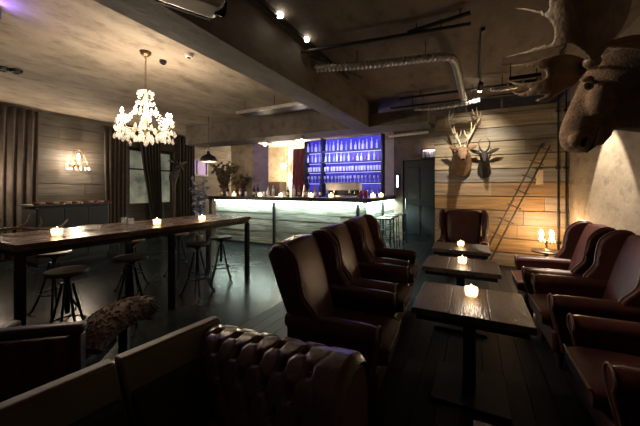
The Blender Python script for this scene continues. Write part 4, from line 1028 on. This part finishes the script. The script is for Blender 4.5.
# ceiling lamp cluster under the beam at the top of the frame
p = at(184, -22, 1.78); p.z = 2.69
t = thing('ceiling_projector', 'grey rounded fixture with dark mesh side under the main beam', 'ceiling fixture', p, R(-25))
MB().box(-.11, .11, -.25, .22, -.13, -.04).build('housing', mat('pale_grey_metal', (.38, .36, .33), (.3, .28, .26), rough=.4, metal=.3), t, bevel=.045, seg=4)
b = MB()
for k in range(20): b.box(-.128, -.110, -.22 + .02 * k, -.22 + .02 * k + .010, -.115, -.055)
b.box(-.130, -.110, -.23, .19, -.12, -.114); b.box(-.130, -.110, -.23, .19, -.056, -.050); b.build('mesh_grille', BLACK, t)
MB().lathe([(.05, 0), (.055, .06), (.03, .06)], 14, (0, .18, -.085), Matrix.Rotation(-PI / 2, 3, 'X')).build('lens', GLOSSB, t)
for y in (-.2, .18): MB().tube([(0, y, -.05), (0, y, 0)], .012, 8).build('bracket', BLACK, t)
def ceil_pt(px, py, z=ZC): 
    t_ = (z - 1.45) / ((189 - py) / F); return at(px, py, t_)
for px, py, r, m, nm, lab, cat in ((189, 54, .055, WHITE, 'smoke_detector', 'small white round smoke detector on the ceiling right of the chandelier', 'smoke detector'), (163, 60.5, .045, BLACK, 'ceiling_sensor', 'small dark round sensor on the ceiling beside the chandelier cup', 'sensor'),
                                   (16, 70, .075, BLACK, 'ceiling_downlight', 'black round downlight on the ceiling at left, right of its twin', 'downlight'), (2, 67.5, .075, BLACK, 'ceiling_downlight', 'black round downlight on the ceiling at the left edge', 'downlight')):
    p = ceil_pt(px, py); t = thing(nm, lab, cat, p); MB().lathe([(r * .2, -.05), (r * .8, -.045), (r, -.02), (r, 0)], 18).build('housing', m, t); MB().lathe([(r * .15, -.056), (r * .5, -.052), (r * .5, -.046)], 14).build('lens', CHROME if m is WHITE else GLOSSB, t)
p = ceil_pt(-6, 4); t = thing('violet_spot', 'violet spotlight glowing at the top left corner of the ceiling', 'spotlight', p)
MB().lathe([(.03, -.14), (.05, -.12), (.05, -.03), (.02, -.02), (.02, 0)], 14).build('housing', BLACK, t)
MB().ball((0, 0, -.15), .028, seg=10).build('bulb', emis('violet_glow', (.30, .2, 1.0), 20), t)
light('POINT', (.06, 0, -.10), 9, (.25, .16, 1.0), t, .03)

# far right behind the bar: small glass shelf and neon bar
t = thing('wall_shelf', 'small wall shelf with warm glowing glasses beside the dark door', 'shelf', (-.98, 8.42, 2.28))
MB().box(-.25, .25, -.1, .1, -.03, 0).build('shelf_board', DARKWOOD, t); MB().box(-.25, .25, .1, .12, -.03, .26).build('shelf_back', DARKWOOD, t)
MB().box(-.22, .22, .085, .095, .2, .22).build('led_strip', emis('amber_led', (1, .62, .25), 6), t); light('POINT', (0, -.02, .22), 2.0, WARMC, t, .03)
for k in range(5): put(4, (0, 4)[k % 2], (-1.16 + .09 * k, 8.42, 2.28), 'glass in the row on the small wall shelf beside the door', 'glass', 'glasses on the small wall shelf', 1.4)
p = bar_pt(397, 8.4)
t = thing('neon_tube', 'short upright blue neon tube beyond the bar stools', 'neon light', (p.x, 8.45, 1.45)); MB().tube([(0, 0, .05), (0, 0, .38)], .02, 10).build('tube', emis('neon_glow', (.45, .5, 1.0), 10), t); MB().box(-.035, .035, .02, .06, 0, .43).build('mount', BLACK, t)
MB().box(-.02, .02, -.02, .02, -.2, .0).build('post', BLACK, t)
t = thing('tube_light', 'dim white tube lamp under the cross beam, left of the plank wall', 'lamp', (-1.25, 6.62, 2.62))
MB().tube([(-.42, 0, 0), (.42, 0, .02)], .03, 12).build('tube', WHITE, t)
for x in (-.38, .38): MB().tube([(x, 0, .02), (x, 0, ZC - 2.62)], .008, 6).build('hanger', BLACK, t)
